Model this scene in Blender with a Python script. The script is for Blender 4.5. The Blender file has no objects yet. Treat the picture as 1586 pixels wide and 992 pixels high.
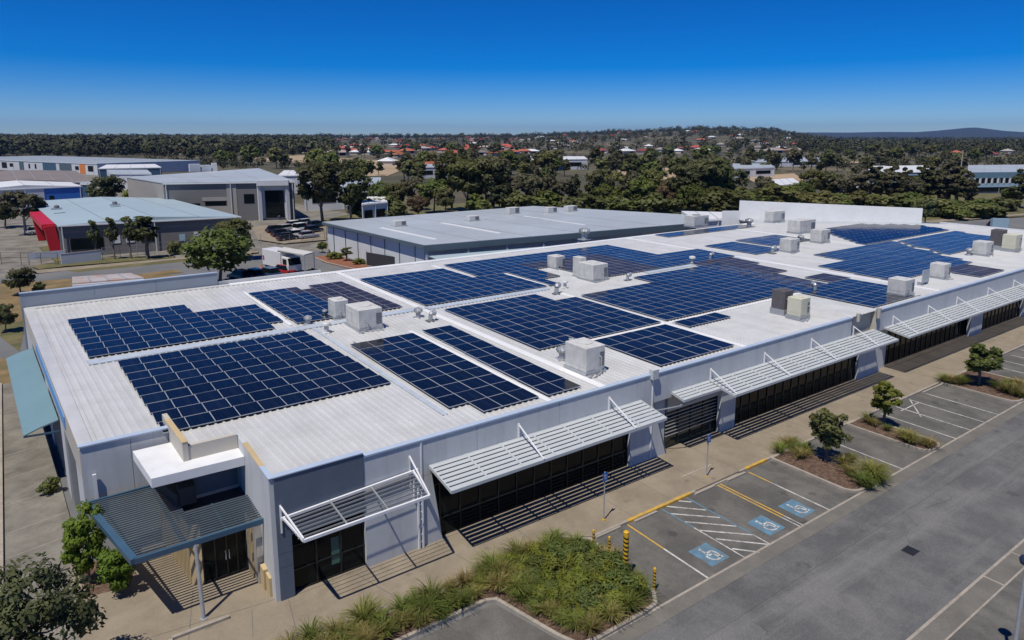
import bpy, math, random
import numpy as np
from mathutils import Vector, Matrix
rnd = random.Random(7)
S = bpy.context.scene
COL = S.collection
R = math.radians

# ------------------------------------------------------------------ camera
# photograph: 1586 x 992, focal 1056 px, horizon row 212, principal row 397, drone 20 m up
FPX, HY, CY = 1056.0, 212.0, 397.0
CAM = np.array([-7.2, -27.7, 20.0])
_p = math.atan((CY - HY) / FPX)
_a = math.atan2(2310 - 793, FPX * math.cos(_p) + (CY - HY) * math.sin(_p))
_fh = np.array([math.cos(_a), math.sin(_a), 0]); CR = np.array([math.sin(_a), -math.cos(_a), 0]); _up = np.array([0, 0, 1.0])
CF = _fh * math.cos(_p) - _up * math.sin(_p)
CU = _fh * math.sin(_p) + _up * math.cos(_p)
def at(px, py, z=0.0):
    """ground position (on the level z) of a point surveyed in the photograph"""
    d = CF * FPX + CR * (px - 793) - CU * (py - CY)
    t = (z - CAM[2]) / d[2]
    q = CAM + d * t
    return (float(q[0]), float(q[1]), float(z))
def top_h(x, y, py):
    """height above z=0 of the point over (x, y) that the photograph shows on row py"""
    lo, hi = -5.0, 40.0
    for _ in range(45):
        m = (lo + hi) / 2
        v = np.array([x, y, m]) - CAM
        yy = CY - FPX * (v @ CU) / (v @ CF)
        if yy > py: lo = m
        else: hi = m
    return lo
def px_size(x, y, z=0.0):
    v = np.array([x, y, z]) - CAM
    return float(v @ CF) / FPX            # metres per photo pixel there

cam_d = bpy.data.cameras.new('camera'); cam = bpy.data.objects.new('camera', cam_d); COL.objects.link(cam)
cam.matrix_world = Matrix(((CR[0], CU[0], -CF[0], CAM[0]), (CR[1], CU[1], -CF[1], CAM[1]), (CR[2], CU[2], -CF[2], CAM[2]), (0, 0, 0, 1)))
cam_d.sensor_width = 36; cam_d.lens = 36 * FPX / 1586; cam_d.shift_y = -(496 - CY) / 1586
cam_d.clip_start = 0.5; cam_d.clip_end = 60000
S.camera = cam

# ------------------------------------------------------------------ light
SUN = Vector((-0.43, -0.20, 1.0)).normalized()
w = bpy.data.worlds.new('World'); S.world = w; w.use_nodes = True
nt = w.node_tree; nt.nodes.clear()
sky = nt.nodes.new('ShaderNodeTexSky'); sky.sky_type = 'NISHITA'; sky.sun_disc = False
sky.sun_elevation = math.asin(SUN.z); sky.sun_rotation = math.atan2(SUN.x, SUN.y)
sky.altitude = 0; sky.air_density = 0.75; sky.dust_density = 0.0; sky.ozone_density = 4.0
gam = nt.nodes.new('ShaderNodeGamma'); gam.inputs[1].default_value = 1.2
hs = nt.nodes.new('ShaderNodeHueSaturation'); hs.inputs['Saturation'].default_value = 1.6; hs.inputs['Value'].default_value = 1.0
bg = nt.nodes.new('ShaderNodeBackground'); bg.inputs[1].default_value = 0.058
wo = nt.nodes.new('ShaderNodeOutputWorld')
nt.links.new(sky.outputs[0], gam.inputs[0]); nt.links.new(gam.outputs[0], hs.inputs['Color'])
wb = nt.nodes.new('ShaderNodeMix'); wb.data_type = 'RGBA'; wb.blend_type = 'MULTIPLY'; wb.inputs[0].default_value = 1.0; wb.inputs[7].default_value = (0.66, 0.79, 1.12, 1)
nt.links.new(hs.outputs[0], wb.inputs[6]); nt.links.new(wb.outputs[2], bg.inputs[0]); nt.links.new(bg.outputs[0], wo.inputs[0])
sl = bpy.data.lights.new('sun', 'SUN'); sl.energy = 4.4; sl.angle = R(0.53); sl.color = (1.0, 0.94, 0.83)
so = bpy.data.objects.new('sun', sl); COL.objects.link(so); so.rotation_euler = (-SUN).to_track_quat('-Z', 'Y').to_euler()
S.view_settings.view_transform = 'Standard'; S.view_settings.look = 'None'
S.view_settings.exposure = 0.0; S.view_settings.gamma = 1.0
S.cycles.max_bounces = 6; S.cycles.diffuse_bounces = 3; S.cycles.glossy_bounces = 3; S.cycles.transmission_bounces = 3
S.cycles.transparent_max_bounces = 6; S.cycles.volume_bounces = 0
S.cycles.caustics_reflective = False; S.cycles.caustics_refractive = False

# ------------------------------------------------------------------ materials
def mk(name, col, rough=0.6, var=0.15, scale=0.8, metal=0.0, spec=0.5, bump=0.0, bscale=20.0, stain=None, stain_amt=0.4, stain_scale=0.15,
       rnd_obj=0.0, fine=0.0, stretch=None, transl=0.0, rough_var=0.0, streak=None, spots=None):
    m = bpy.data.materials.new(name); m.use_nodes = True
    t = m.node_tree; n = t.nodes; L = t.links
    b = n['Principled BSDF']; b.inputs['Roughness'].default_value = rough; b.inputs['Metallic'].default_value = metal
    b.inputs['Specular IOR Level'].default_value = spec
    tc = n.new('ShaderNodeTexCoord'); src = tc.outputs['Object']
    if stretch:
        mp = n.new('ShaderNodeMapping'); mp.inputs['Scale'].default_value = stretch; L.new(src, mp.inputs[0]); src2 = mp.outputs[0]
    else: src2 = src
    nz = n.new('ShaderNodeTexNoise'); nz.inputs['Scale'].default_value = scale; nz.inputs['Detail'].default_value = 6; nz.inputs['Roughness'].default_value = 0.65
    L.new(src2, nz.inputs['Vector'])
    rp = n.new('ShaderNodeValToRGB'); c = Vector(col)
    rp.color_ramp.elements[0].position = 0.3; rp.color_ramp.elements[1].position = 0.7
    rp.color_ramp.elements[0].color = (*(c * (1 - var)), 1); rp.color_ramp.elements[1].color = (*(c * (1 + var)), 1)
    L.new(nz.outputs[0], rp.inputs[0]); out = rp.outputs[0]
    def mix(a, bcol, fac, mode='MIX'):
        mx = n.new('ShaderNodeMix'); mx.data_type = 'RGBA'; mx.blend_type = mode
        if isinstance(fac, float): mx.inputs[0].default_value = fac
        else: L.new(fac, mx.inputs[0])
        L.new(a, mx.inputs[6])
        if isinstance(bcol, tuple): mx.inputs[7].default_value = bcol
        else: L.new(bcol, mx.inputs[7])
        return mx.outputs[2]
    if stain:
        n2 = n.new('ShaderNodeTexNoise'); n2.inputs['Scale'].default_value = stain_scale; n2.inputs['Detail'].default_value = 8; n2.inputs['Roughness'].default_value = 0.7
        n2.inputs['Distortion'].default_value = 0.15; L.new(src, n2.inputs['Vector'])
        r2 = n.new('ShaderNodeValToRGB'); r2.color_ramp.elements[0].position = 0.44; r2.color_ramp.elements[1].position = 0.64
        r2.color_ramp.elements[1].color = (stain_amt, stain_amt, stain_amt, 1)
        L.new(n2.outputs[0], r2.inputs[0]); out = mix(out, (*stain, 1), r2.outputs[0])
    if streak:                                   # (mapping scale, colour, amount): drawn-out marks
        mp2 = n.new('ShaderNodeMapping'); mp2.inputs['Scale'].default_value = streak[0]; L.new(src, mp2.inputs[0])
        n5 = n.new('ShaderNodeTexNoise'); n5.inputs['Scale'].default_value = 1.0; n5.inputs['Detail'].default_value = 7; n5.inputs['Roughness'].default_value = 0.7; L.new(mp2.outputs[0], n5.inputs['Vector'])
        r5 = n.new('ShaderNodeValToRGB'); r5.color_ramp.elements[0].position = 0.5; r5.color_ramp.elements[1].position = 0.68; r5.color_ramp.elements[1].color = (streak[2],) * 3 + (1,)
        L.new(n5.outputs[0], r5.inputs[0]); out = mix(out, (*streak[1], 1), r5.outputs[0])
    if spots:                                    # (cell scale, radius, colour, amount): drips and oil spots
        v5 = n.new('ShaderNodeTexVoronoi'); v5.inputs['Scale'].default_value = spots[0]; v5.inputs['Randomness'].default_value = 1.0; L.new(src, v5.inputs['Vector'])
        n6 = n.new('ShaderNodeTexNoise'); n6.inputs['Scale'].default_value = 3.0; L.new(src, n6.inputs['Vector'])
        ad = n.new('ShaderNodeMath'); ad.operation = 'MULTIPLY_ADD'; L.new(n6.outputs[0], ad.inputs[0]); ad.inputs[1].default_value = 0.25; L.new(v5.outputs['Distance'], ad.inputs[2])
        r6 = n.new('ShaderNodeValToRGB'); r6.color_ramp.elements[0].position = spots[1]; r6.color_ramp.elements[1].position = spots[1] + 0.07
        r6.color_ramp.elements[0].color = (spots[3],) * 3 + (1,); r6.color_ramp.elements[1].color = (0, 0, 0, 1)
        L.new(ad.outputs[0], r6.inputs[0]); out = mix(out, (*spots[2], 1), r6.outputs[0])
    if fine:
        n3 = n.new('ShaderNodeTexNoise'); n3.inputs['Scale'].default_value = 14; n3.inputs['Detail'].default_value = 4; L.new(src, n3.inputs['Vector'])
        r3 = n.new('ShaderNodeValToRGB'); r3.color_ramp.elements[0].position = 0.35; r3.color_ramp.elements[1].position = 0.65
        r3.color_ramp.elements[0].color = (1 - fine,) * 3 + (1,); r3.color_ramp.elements[1].color = (1, 1, 1, 1)
        L.new(n3.outputs[0], r3.inputs[0]); out = mix(out, r3.outputs[0], 1.0, 'MULTIPLY')
    if rnd_obj:
        oi = n.new('ShaderNodeObjectInfo'); h = n.new('ShaderNodeHueSaturation')
        mr = n.new('ShaderNodeMapRange'); mr.inputs[3].default_value = 1 - rnd_obj; mr.inputs[4].default_value = 1 + rnd_obj
        mr2 = n.new('ShaderNodeMapRange'); mr2.inputs[3].default_value = 0.5 - rnd_obj * 0.07; mr2.inputs[4].default_value = 0.5 + rnd_obj * 0.05
        ml = n.new('ShaderNodeMath'); ml.operation = 'MULTIPLY'; ml.inputs[1].default_value = 7.31
        fr = n.new('ShaderNodeMath'); fr.operation = 'FRACT'
        L.new(oi.outputs['Random'], mr.inputs[0]); L.new(oi.outputs['Random'], ml.inputs[0]); L.new(ml.outputs[0], fr.inputs[0]); L.new(fr.outputs[0], mr2.inputs[0])
        L.new(mr.outputs[0], h.inputs['Value']); L.new(mr2.outputs[0], h.inputs['Hue']); L.new(out, h.inputs['Color']); out = h.outputs[0]
    L.new(out, b.inputs['Base Color'])
    if bump:
        nb = n.new('ShaderNodeTexNoise'); nb.inputs['Scale'].default_value = bscale; nb.inputs['Detail'].default_value = 4; L.new(src, nb.inputs['Vector'])
        bp = n.new('ShaderNodeBump'); bp.inputs['Strength'].default_value = bump; bp.inputs['Distance'].default_value = 0.03
        L.new(nb.outputs[0], bp.inputs['Height']); L.new(bp.outputs[0], b.inputs['Normal'])
    if rough_var:
        nr = n.new('ShaderNodeMapRange'); nr.inputs[3].default_value = max(0.02, rough - rough_var); nr.inputs[4].default_value = rough + rough_var
        L.new(nz.outputs[0], nr.inputs[0]); L.new(nr.outputs[0], b.inputs['Roughness'])
    if transl:
        tr = n.new('ShaderNodeBsdfTranslucent'); L.new(out, tr.inputs[0]); mx = n.new('ShaderNodeMixShader'); mx.inputs[0].default_value = transl
        o = n['Material Output']; L.new(b.outputs[0], mx.inputs[1]); L.new(tr.outputs[0], mx.inputs[2]); L.new(mx.outputs[0], o.inputs[0])
    return m

M = {}
M['roof'] = mk('roof_sheet', (0.65, 0.65, 0.635), 0.38, 0.07, 0.35, metal=0.2, spec=0.5, stain=(0.47, 0.46, 0.43), stain_amt=0.35, stain_scale=0.5, stretch=(2.2, 0.15, 1), rough_var=0.08)
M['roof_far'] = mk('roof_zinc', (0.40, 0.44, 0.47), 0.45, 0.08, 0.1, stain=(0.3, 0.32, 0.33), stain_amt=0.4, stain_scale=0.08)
M['roof_pale'] = mk('roof_pale_blue', (0.34, 0.43, 0.47), 0.5, 0.06, 0.1)
M['roof_white'] = mk('roof_white', (0.66, 0.67, 0.68), 0.5, 0.05, 0.1)
M['roof_brown'] = mk('roof_brown_grey', (0.20, 0.17, 0.155), 0.7, 0.15, 0.1)
M['rust'] = mk('roof_rusted', (0.40, 0.38, 0.38), 0.6, 0.1, 0.5, stain=(0.36, 0.17, 0.09), stain_amt=0.7, stain_scale=0.35)
M['flash'] = mk('white_flashing', (0.80, 0.80, 0.79), 0.35, 0.05, 0.8)
M['cap'] = mk('parapet_cap', (0.42, 0.50, 0.62), 0.35, 0.06, 1.0)
M['ridge'] = mk('ridge_cap', (0.47, 0.53, 0.60), 0.4, 0.08, 0.8, stain=(0.35, 0.37, 0.38), stain_amt=0.5, stain_scale=1.5)
M['wall'] = mk('precast_grey', (0.52, 0.54, 0.55), 0.75, 0.05, 0.5, stain=(0.40, 0.42, 0.44), stain_amt=0.35, stain_scale=0.6, stretch=(1, 1, 0.3), streak=((1.6, 1.6, 0.12), (0.36, 0.37, 0.38), 0.45))
M['wall_dark'] = mk('precast_slate', (0.105, 0.135, 0.18), 0.7, 0.08, 0.6, stain=(0.08, 0.1, 0.13), stain_amt=0.5, stain_scale=0.7)
M['wall_beige'] = mk('precast_beige', (0.47, 0.44, 0.38), 0.75, 0.06, 0.8)
M['wall_tan'] = mk('render_tan', (0.50, 0.38, 0.21), 0.75, 0.08, 0.8)
M['wall_back'] = mk('parapet_blue_grey', (0.27, 0.31, 0.36), 0.75, 0.05, 0.4)
M['white'] = mk('white_paint', (0.74, 0.75, 0.77), 0.5, 0.04, 1.0, stain=(0.55, 0.55, 0.53), stain_amt=0.3, stain_scale=1.2)
M['alu'] = mk('awning_aluminium', (0.46, 0.49, 0.505), 0.4, 0.05, 1.5, rough_var=0.05)
M['galv'] = mk('galvanised_steel', (0.42, 0.44, 0.46), 0.45, 0.12, 3.0, metal=0.4)
M['canopy'] = mk('canopy_slate_blue', (0.045, 0.10, 0.16), 0.35, 0.1, 1.0)
M['canopy_slat'] = mk('canopy_slats', (0.07, 0.095, 0.12), 0.45, 0.1, 1.0)
M['side_awn'] = mk('green_blue_sheet', (0.16, 0.26, 0.29), 0.45, 0.05, 0.4)
M['blue_trim'] = mk('blue_trim', (0.12, 0.30, 0.62), 0.4, 0.05, 1.0)
M['black'] = mk('black_frame', (0.012, 0.013, 0.014), 0.4, 0.1, 2.0)
M['dark'] = mk('dark_grey', (0.035, 0.037, 0.04), 0.6, 0.15, 2.0)
M['glass'] = mk('dark_glass', (0.006, 0.009, 0.009), 0.05, 0.4, 0.4, spec=0.16)
M['glass_green'] = mk('green_glass', (0.014, 0.03, 0.026), 0.08, 0.4, 0.5, spec=0.6)
M['concrete'] = mk('pavement_concrete', (0.275, 0.23, 0.17), 0.85, 0.14, 0.5, stain=(0.18, 0.15, 0.11), stain_amt=0.6, stain_scale=0.45, fine=0.12, bump=0.05, bscale=30, spots=(0.6, 0.2, (0.14, 0.12, 0.095), 0.5))
M['concrete_grey'] = mk('slab_concrete', (0.22, 0.205, 0.175), 0.85, 0.2, 0.4, stain=(0.10, 0.09, 0.075), stain_amt=0.8, stain_scale=0.3, fine=0.15)
M['kerb'] = mk('kerb_concrete', (0.36, 0.32, 0.27), 0.85, 0.15, 1.5, stain=(0.22, 0.19, 0.16), stain_amt=0.5, stain_scale=1.2, fine=0.15)
M['drain'] = mk('drain_concrete', (0.16, 0.15, 0.13), 0.85, 0.15, 0.8, fine=0.12, stain=(0.11, 0.10, 0.09), stain_amt=0.5, stain_scale=0.6)
M['asphalt'] = mk('asphalt_bays', (0.110, 0.105, 0.096), 0.85, 0.18, 0.35, stain=(0.19, 0.18, 0.16), stain_amt=0.6, stain_scale=0.35, fine=0.18, bump=0.08, bscale=60, streak=((1.1, 0.16, 1), (0.065, 0.062, 0.058), 0.5), spots=(0.5, 0.22, (0.045, 0.044, 0.042), 0.6))
M['road'] = mk('asphalt_road', (0.106, 0.107, 0.108), 0.85, 0.2, 0.12, stain=(0.205, 0.2, 0.19), stain_amt=0.62, stain_scale=0.28, fine=0.22, bump=0.1, bscale=60, streak=((0.06, 0.9, 1), (0.21, 0.207, 0.198), 0.6), spots=(0.33, 0.2, (0.06, 0.06, 0.058), 0.55))
M['street'] = mk('asphalt_street', (0.13, 0.135, 0.14), 0.85, 0.15, 0.1, stain=(0.18, 0.17, 0.155), stain_amt=0.5, stain_scale=0.1)
M['line_white'] = mk('line_white', (0.52, 0.51, 0.48), 0.7, 0.2, 3.0, stain=(0.16, 0.155, 0.145), stain_amt=0.75, stain_scale=2.5)
M['line_yellow'] = mk('line_yellow', (0.55, 0.33, 0.05), 0.7, 0.15, 3.0, stain=(0.25, 0.2, 0.12), stain_amt=0.6, stain_scale=2.5)
M['line_blue'] = mk('line_blue', (0.10, 0.215, 0.31), 0.7, 0.2, 3.0, stain=(0.125, 0.14, 0.15), stain_amt=0.85, stain_scale=2.5)
M['yellow'] = mk('yellow_paint', (0.62, 0.36, 0.02), 0.5, 0.1, 3.0)
M['mulch'] = mk('bark_mulch', (0.085, 0.05, 0.034), 0.95, 0.45, 6.0, stain=(0.2, 0.13, 0.09), stain_amt=0.6, stain_scale=3.0, bump=0.6, bscale=18)
M['redearth'] = mk('red_mulch', (0.22, 0.085, 0.045), 0.95, 0.25, 1.0, bump=0.3)
M['drygrass'] = mk('dry_grass', (0.24, 0.165, 0.075), 0.95, 0.3, 0.3, stain=(0.10, 0.095, 0.035), stain_amt=0.7, stain_scale=0.25, fine=0.3)
M['verge'] = mk('green_verge', (0.11, 0.11, 0.04), 0.95, 0.3, 0.4, stain=(0.22, 0.17, 0.08), stain_amt=0.7, stain_scale=0.3, fine=0.3)
M['sand'] = mk('bare_sand', (0.36, 0.27, 0.17), 0.95, 0.15, 0.03, stain=(0.24, 0.18, 0.11), stain_amt=0.5, stain_scale=0.02)
M['scrub'] = mk('scrub_ground', (0.075, 0.07, 0.04), 0.95, 0.5, 0.02, stain=(0.20, 0.16, 0.09), stain_amt=0.75, stain_scale=0.006, fine=0.3)
M['hill'] = mk('hill_bush', (0.022, 0.03, 0.022), 0.95, 0.25, 0.004)
M['bark'] = mk('bark', (0.17, 0.14, 0.115), 0.9, 0.3, 4.0, rnd_obj=0.25)
M['bark_pale'] = mk('bark_pale', (0.34, 0.30, 0.25), 0.9, 0.25, 4.0)
def leaf(name, col, ro=0.42, tr=0.42): return mk(name, col, 0.6, 0.35, 0.5, spec=0.25, rnd_obj=ro, transl=tr)
M['leaf'] = leaf('leaf_olive', (0.130, 0.140, 0.048))
M['leaf_dark'] = leaf('leaf_dark', (0.108, 0.116, 0.050))
M['leaf_green'] = leaf('leaf_green', (0.141, 0.175, 0.046), 0.2)
M['leaf_bright'] = leaf('leaf_bright', (0.154, 0.239, 0.031), 0.15)
M['leaf_brown'] = leaf('leaf_brown', (0.154, 0.109, 0.060), 0.2)
M['leaf_grey'] = leaf('leaf_grey', (0.135, 0.128, 0.074), 0.25)
M['leaf_lime'] = leaf('leaf_lime', (0.209, 0.236, 0.040), 0.15)
M['blade'] = leaf('grass_blade', (0.190, 0.226, 0.051), 0.3)
M['blade_dry'] = leaf('grass_blade_dry', (0.307, 0.263, 0.090), 0.25)
M['forest'] = mk('forest_leaf', (0.062, 0.066, 0.034), 0.85, 0.5, 0.015, spec=0.1)
_t = M['forest'].node_tree; _b = _t.nodes['Principled BSDF']; _a = _t.nodes.new('ShaderNodeAttribute'); _a.attribute_name = 'tint'
_h = _t.nodes.new('ShaderNodeHueSaturation'); _r = _t.nodes.new('ShaderNodeMapRange'); _r.inputs[3].default_value = 0.6; _r.inputs[4].default_value = 1.3
_src = _b.inputs['Base Color'].links[0].from_socket; _t.links.new(_a.outputs['Fac'], _r.inputs[0]); _t.links.new(_r.outputs[0], _h.inputs['Value']); _t.links.new(_src, _h.inputs['Color']); _t.links.new(_h.outputs[0], _b.inputs['Base Color'])
M['frame'] = mk('panel_frame', (0.40, 0.42, 0.45), 0.4, 0.05, 1.0)
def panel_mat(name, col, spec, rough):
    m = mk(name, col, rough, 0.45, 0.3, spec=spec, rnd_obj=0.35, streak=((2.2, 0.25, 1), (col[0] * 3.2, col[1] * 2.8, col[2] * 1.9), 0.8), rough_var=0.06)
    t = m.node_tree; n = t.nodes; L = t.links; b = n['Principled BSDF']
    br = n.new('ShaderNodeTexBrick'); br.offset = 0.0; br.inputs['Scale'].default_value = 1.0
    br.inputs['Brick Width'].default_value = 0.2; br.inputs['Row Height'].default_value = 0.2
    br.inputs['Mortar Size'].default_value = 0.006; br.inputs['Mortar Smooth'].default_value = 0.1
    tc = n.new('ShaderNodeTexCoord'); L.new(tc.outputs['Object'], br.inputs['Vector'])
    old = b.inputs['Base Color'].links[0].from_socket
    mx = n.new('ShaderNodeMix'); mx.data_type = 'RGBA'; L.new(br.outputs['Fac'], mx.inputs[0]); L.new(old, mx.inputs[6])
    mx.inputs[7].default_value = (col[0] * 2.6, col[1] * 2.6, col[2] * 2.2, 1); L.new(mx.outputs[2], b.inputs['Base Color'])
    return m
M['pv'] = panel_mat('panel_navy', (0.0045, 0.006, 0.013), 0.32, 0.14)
M['pv_brown_reflection'] = panel_mat('panel_brown_reflection', (0.022, 0.017, 0.020), 0.2, 0.32)  # brownish polarised reflection painted into the base colour of some panels
M['ac'] = mk('hvac_casing', (0.60, 0.60, 0.58), 0.5, 0.07, 1.5, streak=((3, 3, 0.5), (0.40, 0.38, 0.34), 0.5), stain=(0.42, 0.41, 0.38), stain_amt=0.5, stain_scale=1.0)
M['ac_cream'] = mk('hvac_cream', (0.60, 0.585, 0.46), 0.5, 0.06, 1.5)
M['ac_dark'] = mk('hvac_coil', (0.11, 0.10, 0.105), 0.55, 0.2, 4.0)
M['grille'] = mk('hvac_grille', (0.14, 0.145, 0.15), 0.5, 0.2, 6.0)
M['red'] = mk('red_cladding', (0.50, 0.012, 0.02), 0.45, 0.08, 0.4)
M['red_tile'] = mk('red_roof_tile', (0.33, 0.085, 0.05), 0.8, 0.2, 0.3, rnd_obj=0.35)
M['grey_tile'] = mk('grey_roof_tile', (0.27, 0.24, 0.22), 0.8, 0.2, 0.3, rnd_obj=0.45)
M['house_wall'] = mk('house_render', (0.52, 0.47, 0.40), 0.8, 0.1, 0.3, rnd_obj=0.2)
M['b_grey'] = mk('tilt_grey', (0.155, 0.15, 0.15), 0.8, 0.06, 0.2)
M['b_taupe'] = mk('tilt_taupe', (0.32, 0.30, 0.27), 0.8, 0.06, 0.2)
M['b_blue'] = mk('blue_cladding', (0.03, 0.15, 0.52), 0.5, 0.1, 0.2)
M['b_white'] = mk('tilt_white', (0.55, 0.57, 0.60), 0.7, 0.05, 0.2)
M['b_shed'] = mk('shed_wall', (0.60, 0.62, 0.63), 0.6, 0.04, 0.3)
M['orange'] = mk('orange_sign', (0.62, 0.20, 0.04), 0.5, 0.08, 0.5)
M['fascia'] = mk('shed_fascia', (0.085, 0.12, 0.145), 0.5, 0.08, 0.5)
M['car_blue'] = mk('car_paint_blue', (0.012, 0.05, 0.12), 0.25, 0.1, 1.0)
M['car_white'] = mk('car_paint_white', (0.68, 0.68, 0.68), 0.3, 0.03, 1.0)
M['car_silver'] = mk('car_paint_silver', (0.38, 0.39, 0.41), 0.3, 0.05, 1.0)
M['car_dark'] = mk('car_paint_dark', (0.02, 0.022, 0.027), 0.25, 0.1, 1.0)
M['car_red'] = mk('car_paint_red', (0.30, 0.02, 0.02), 0.3, 0.1, 1.0)
M['tyre'] = mk('tyre_rubber', (0.015, 0.015, 0.015), 0.8, 0.2, 3.0)
M['lamp_red'] = mk('tail_lamp_red', (0.45, 0.02, 0.02), 0.3, 0.05, 1.0)
M['shade'] = mk('shade_cloth', (0.52, 0.51, 0.49), 0.8, 0.05, 0.8)
M['sign_blue'] = mk('sign_blue', (0.02, 0.11, 0.42), 0.4, 0.05, 1.0)
M['sign_pale'] = mk('sign_pale_blue', (0.30, 0.42, 0.50), 0.4, 0.05, 1.0)
M['wood'] = mk('timber_pole', (0.30, 0.26, 0.21), 0.85, 0.2, 2.0)

# ------------------------------------------------------------------ mesh helpers
class MB:
    def __init__(s): s.v = []; s.f = []; s.m = []
    def poly(s, pts, mi=0):
        k = len(s.v); s.v += [tuple(p) for p in pts]; s.f.append(tuple(range(k, k + len(pts)))); s.m.append(mi)
    def box(s, x0, x1, y0, y1, z0, z1, mi=0): s.prism([(x0, y0), (x1, y0), (x1, y1), (x0, y1)], z0, z1, mi)
    def prism(s, pl, z0, z1, mi=0, mtop=None):
        """vertical prism over the plan polygon pl (counter-clockwise)"""
        if sum(pl[i - 1][0] * pl[i][1] - pl[i][0] * pl[i - 1][1] for i in range(len(pl))) < 0: pl = pl[::-1]
        n = len(pl); k = len(s.v)
        z0s = z0 if isinstance(z0, (list, tuple)) else [z0] * n; z1s = z1 if isinstance(z1, (list, tuple)) else [z1] * n
        s.v += [(p[0], p[1], z0s[i]) for i, p in enumerate(pl)] + [(p[0], p[1], z1s[i]) for i, p in enumerate(pl)]
        s.f.append(tuple(range(k + n - 1, k - 1, -1))); s.m.append(mi)
        s.f.append(tuple(range(k + n, k + 2 * n))); s.m.append(mi if mtop is None else mtop)
        for i in range(n):
            j = (i + 1) % n; s.f.append((k + i, k + j, k + n + j, k + n + i)); s.m.append(mi)
    def xz(s, pl, y0, y1, mi=0):
        """prism over a polygon in the XZ plane, from y0 to y1"""
        if sum(pl[i - 1][0] * pl[i][1] - pl[i][0] * pl[i - 1][1] for i in range(len(pl))) < 0: pl = pl[::-1]
        n = len(pl); k = len(s.v)
        s.v += [(p[0], y0, p[1]) for p in pl] + [(p[0], y1, p[1]) for p in pl]
        s.f.append(tuple(range(k, k + n))); s.m.append(mi); s.f.append(tuple(range(k + 2 * n - 1, k + n - 1, -1))); s.m.append(mi)
        for i in range(n):
            j = (i + 1) % n; s.f.append((k + j, k + i, k + n + i, k + n + j)); s.m.append(mi)
    def bar(s, p, q, w, h, mi=0, up=(0, 0, 1)):
        p = Vector(p); q = Vector(q); d = (q - p).normalized(); u = Vector(up)
        if abs(d.dot(u)) > 0.98: u = Vector((0, 1, 0))
        a = d.cross(u).normalized() * (w / 2); b = a.cross(d).normalized() * (h / 2)
        k = len(s.v)
        for e in (p, q): s.v += [tuple(e - a - b), tuple(e + a - b), tuple(e + a + b), tuple(e - a + b)]
        for fc in ((3, 2, 1, 0), (4, 5, 6, 7), (0, 1, 5, 4), (1, 2, 6, 5), (2, 3, 7, 6), (3, 0, 4, 7)):
            s.f.append(tuple(k + i for i in fc)); s.m.append(mi)
    def tube(s, p, q, r0, r1=None, n=10, mi=0, caps=True):
        r1 = r0 if r1 is None else r1
        p = Vector(p); q = Vector(q); d = (q - p).normalized(); u = Vector((0, 0, 1)) if abs(d.z) < 0.95 else Vector((1, 0, 0))
        a = d.cross(u).normalized(); b = d.cross(a).normalized(); k = len(s.v)
        for e, r in ((p, r0), (q, r1)):
            for i in range(n):
                t = 2 * math.pi * i / n; s.v.append(tuple(e + a * (r * math.cos(t)) + b * (r * math.sin(t))))
        for i in range(n):
            j = (i + 1) % n; s.f.append((k + i, k + n + i, k + n + j, k + j)); s.m.append(mi)
        if caps:
            s.f.append(tuple(range(k, k + n))); s.m.append(mi); s.f.append(tuple(range(k + 2 * n - 1, k + n - 1, -1))); s.m.append(mi)
    def lathe(s, prof, n=16, c=(0, 0, 0), mi=0):
        k = len(s.v)
        for r, z in prof:
            for i in range(n):
                t = 2 * math.pi * i / n; s.v.append((c[0] + r * math.cos(t), c[1] + r * math.sin(t), c[2] + z))
        for a in range(len(prof) - 1):
            for i in range(n):
                j = (i + 1) % n; s.f.append((k + a * n + i, k + a * n + j, k + (a + 1) * n + j, k + (a + 1) * n + i)); s.m.append(mi)
        s.f.append(tuple(range(k + n - 1, k - 1, -1))); s.m.append(mi)
        e = k + (len(prof) - 1) * n; s.f.append(tuple(range(e, e + n))); s.m.append(mi)
    def mesh(s, name, mats):
        me = bpy.data.meshes.new(name); me.from_pydata(s.v, [], s.f)
        for m in (mats if isinstance(mats, (list, tuple)) else [mats]): me.materials.append(m)
        if any(s.m): me.polygons.foreach_set('material_index', s.m)
        me.update(); return me
    def build(s, name, mats, parent=None, smooth=False, bevel=0.0):
        me = s.mesh(name, mats)
        if smooth:
            me.polygons.foreach_set('use_smooth', [True] * len(me.polygons))
        o = bpy.data.objects.new(name, me); COL.objects.link(o)
        if parent is not None:
            o.parent = parent
            if parent.parent is None: o.matrix_parent_inverse = Matrix.Translation(-Vector(parent.location))
        if bevel:
            b = o.modifiers.new('bevel', 'BEVEL'); b.width = bevel; b.segments = 2; b.limit_method = 'ANGLE'
        return o
def tag(o, label=None, cat=None, group=None, kind=None):
    if label: o['label'] = label
    if cat: o['category'] = cat
    if group: o['group'] = group
    if kind: o['kind'] = kind
    return o
def thing(name, label, cat, loc=(0, 0, 0), group=None, rz=0.0):
    o = bpy.data.objects.new(name, None); COL.objects.link(o); o.location = loc; o.rotation_euler = (0, 0, rz)
    o.empty_display_size = 0.3
    return tag(o, label, cat, group)
def lthing(name, label, cat, loc=(0, 0, 0), group=None, rz=0.0, sc=1.0):
    """a thing whose parts are modelled round its own origin"""
    o = thing(name, label, cat, loc, group, rz); o.scale = (sc, sc, sc); return o
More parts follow.
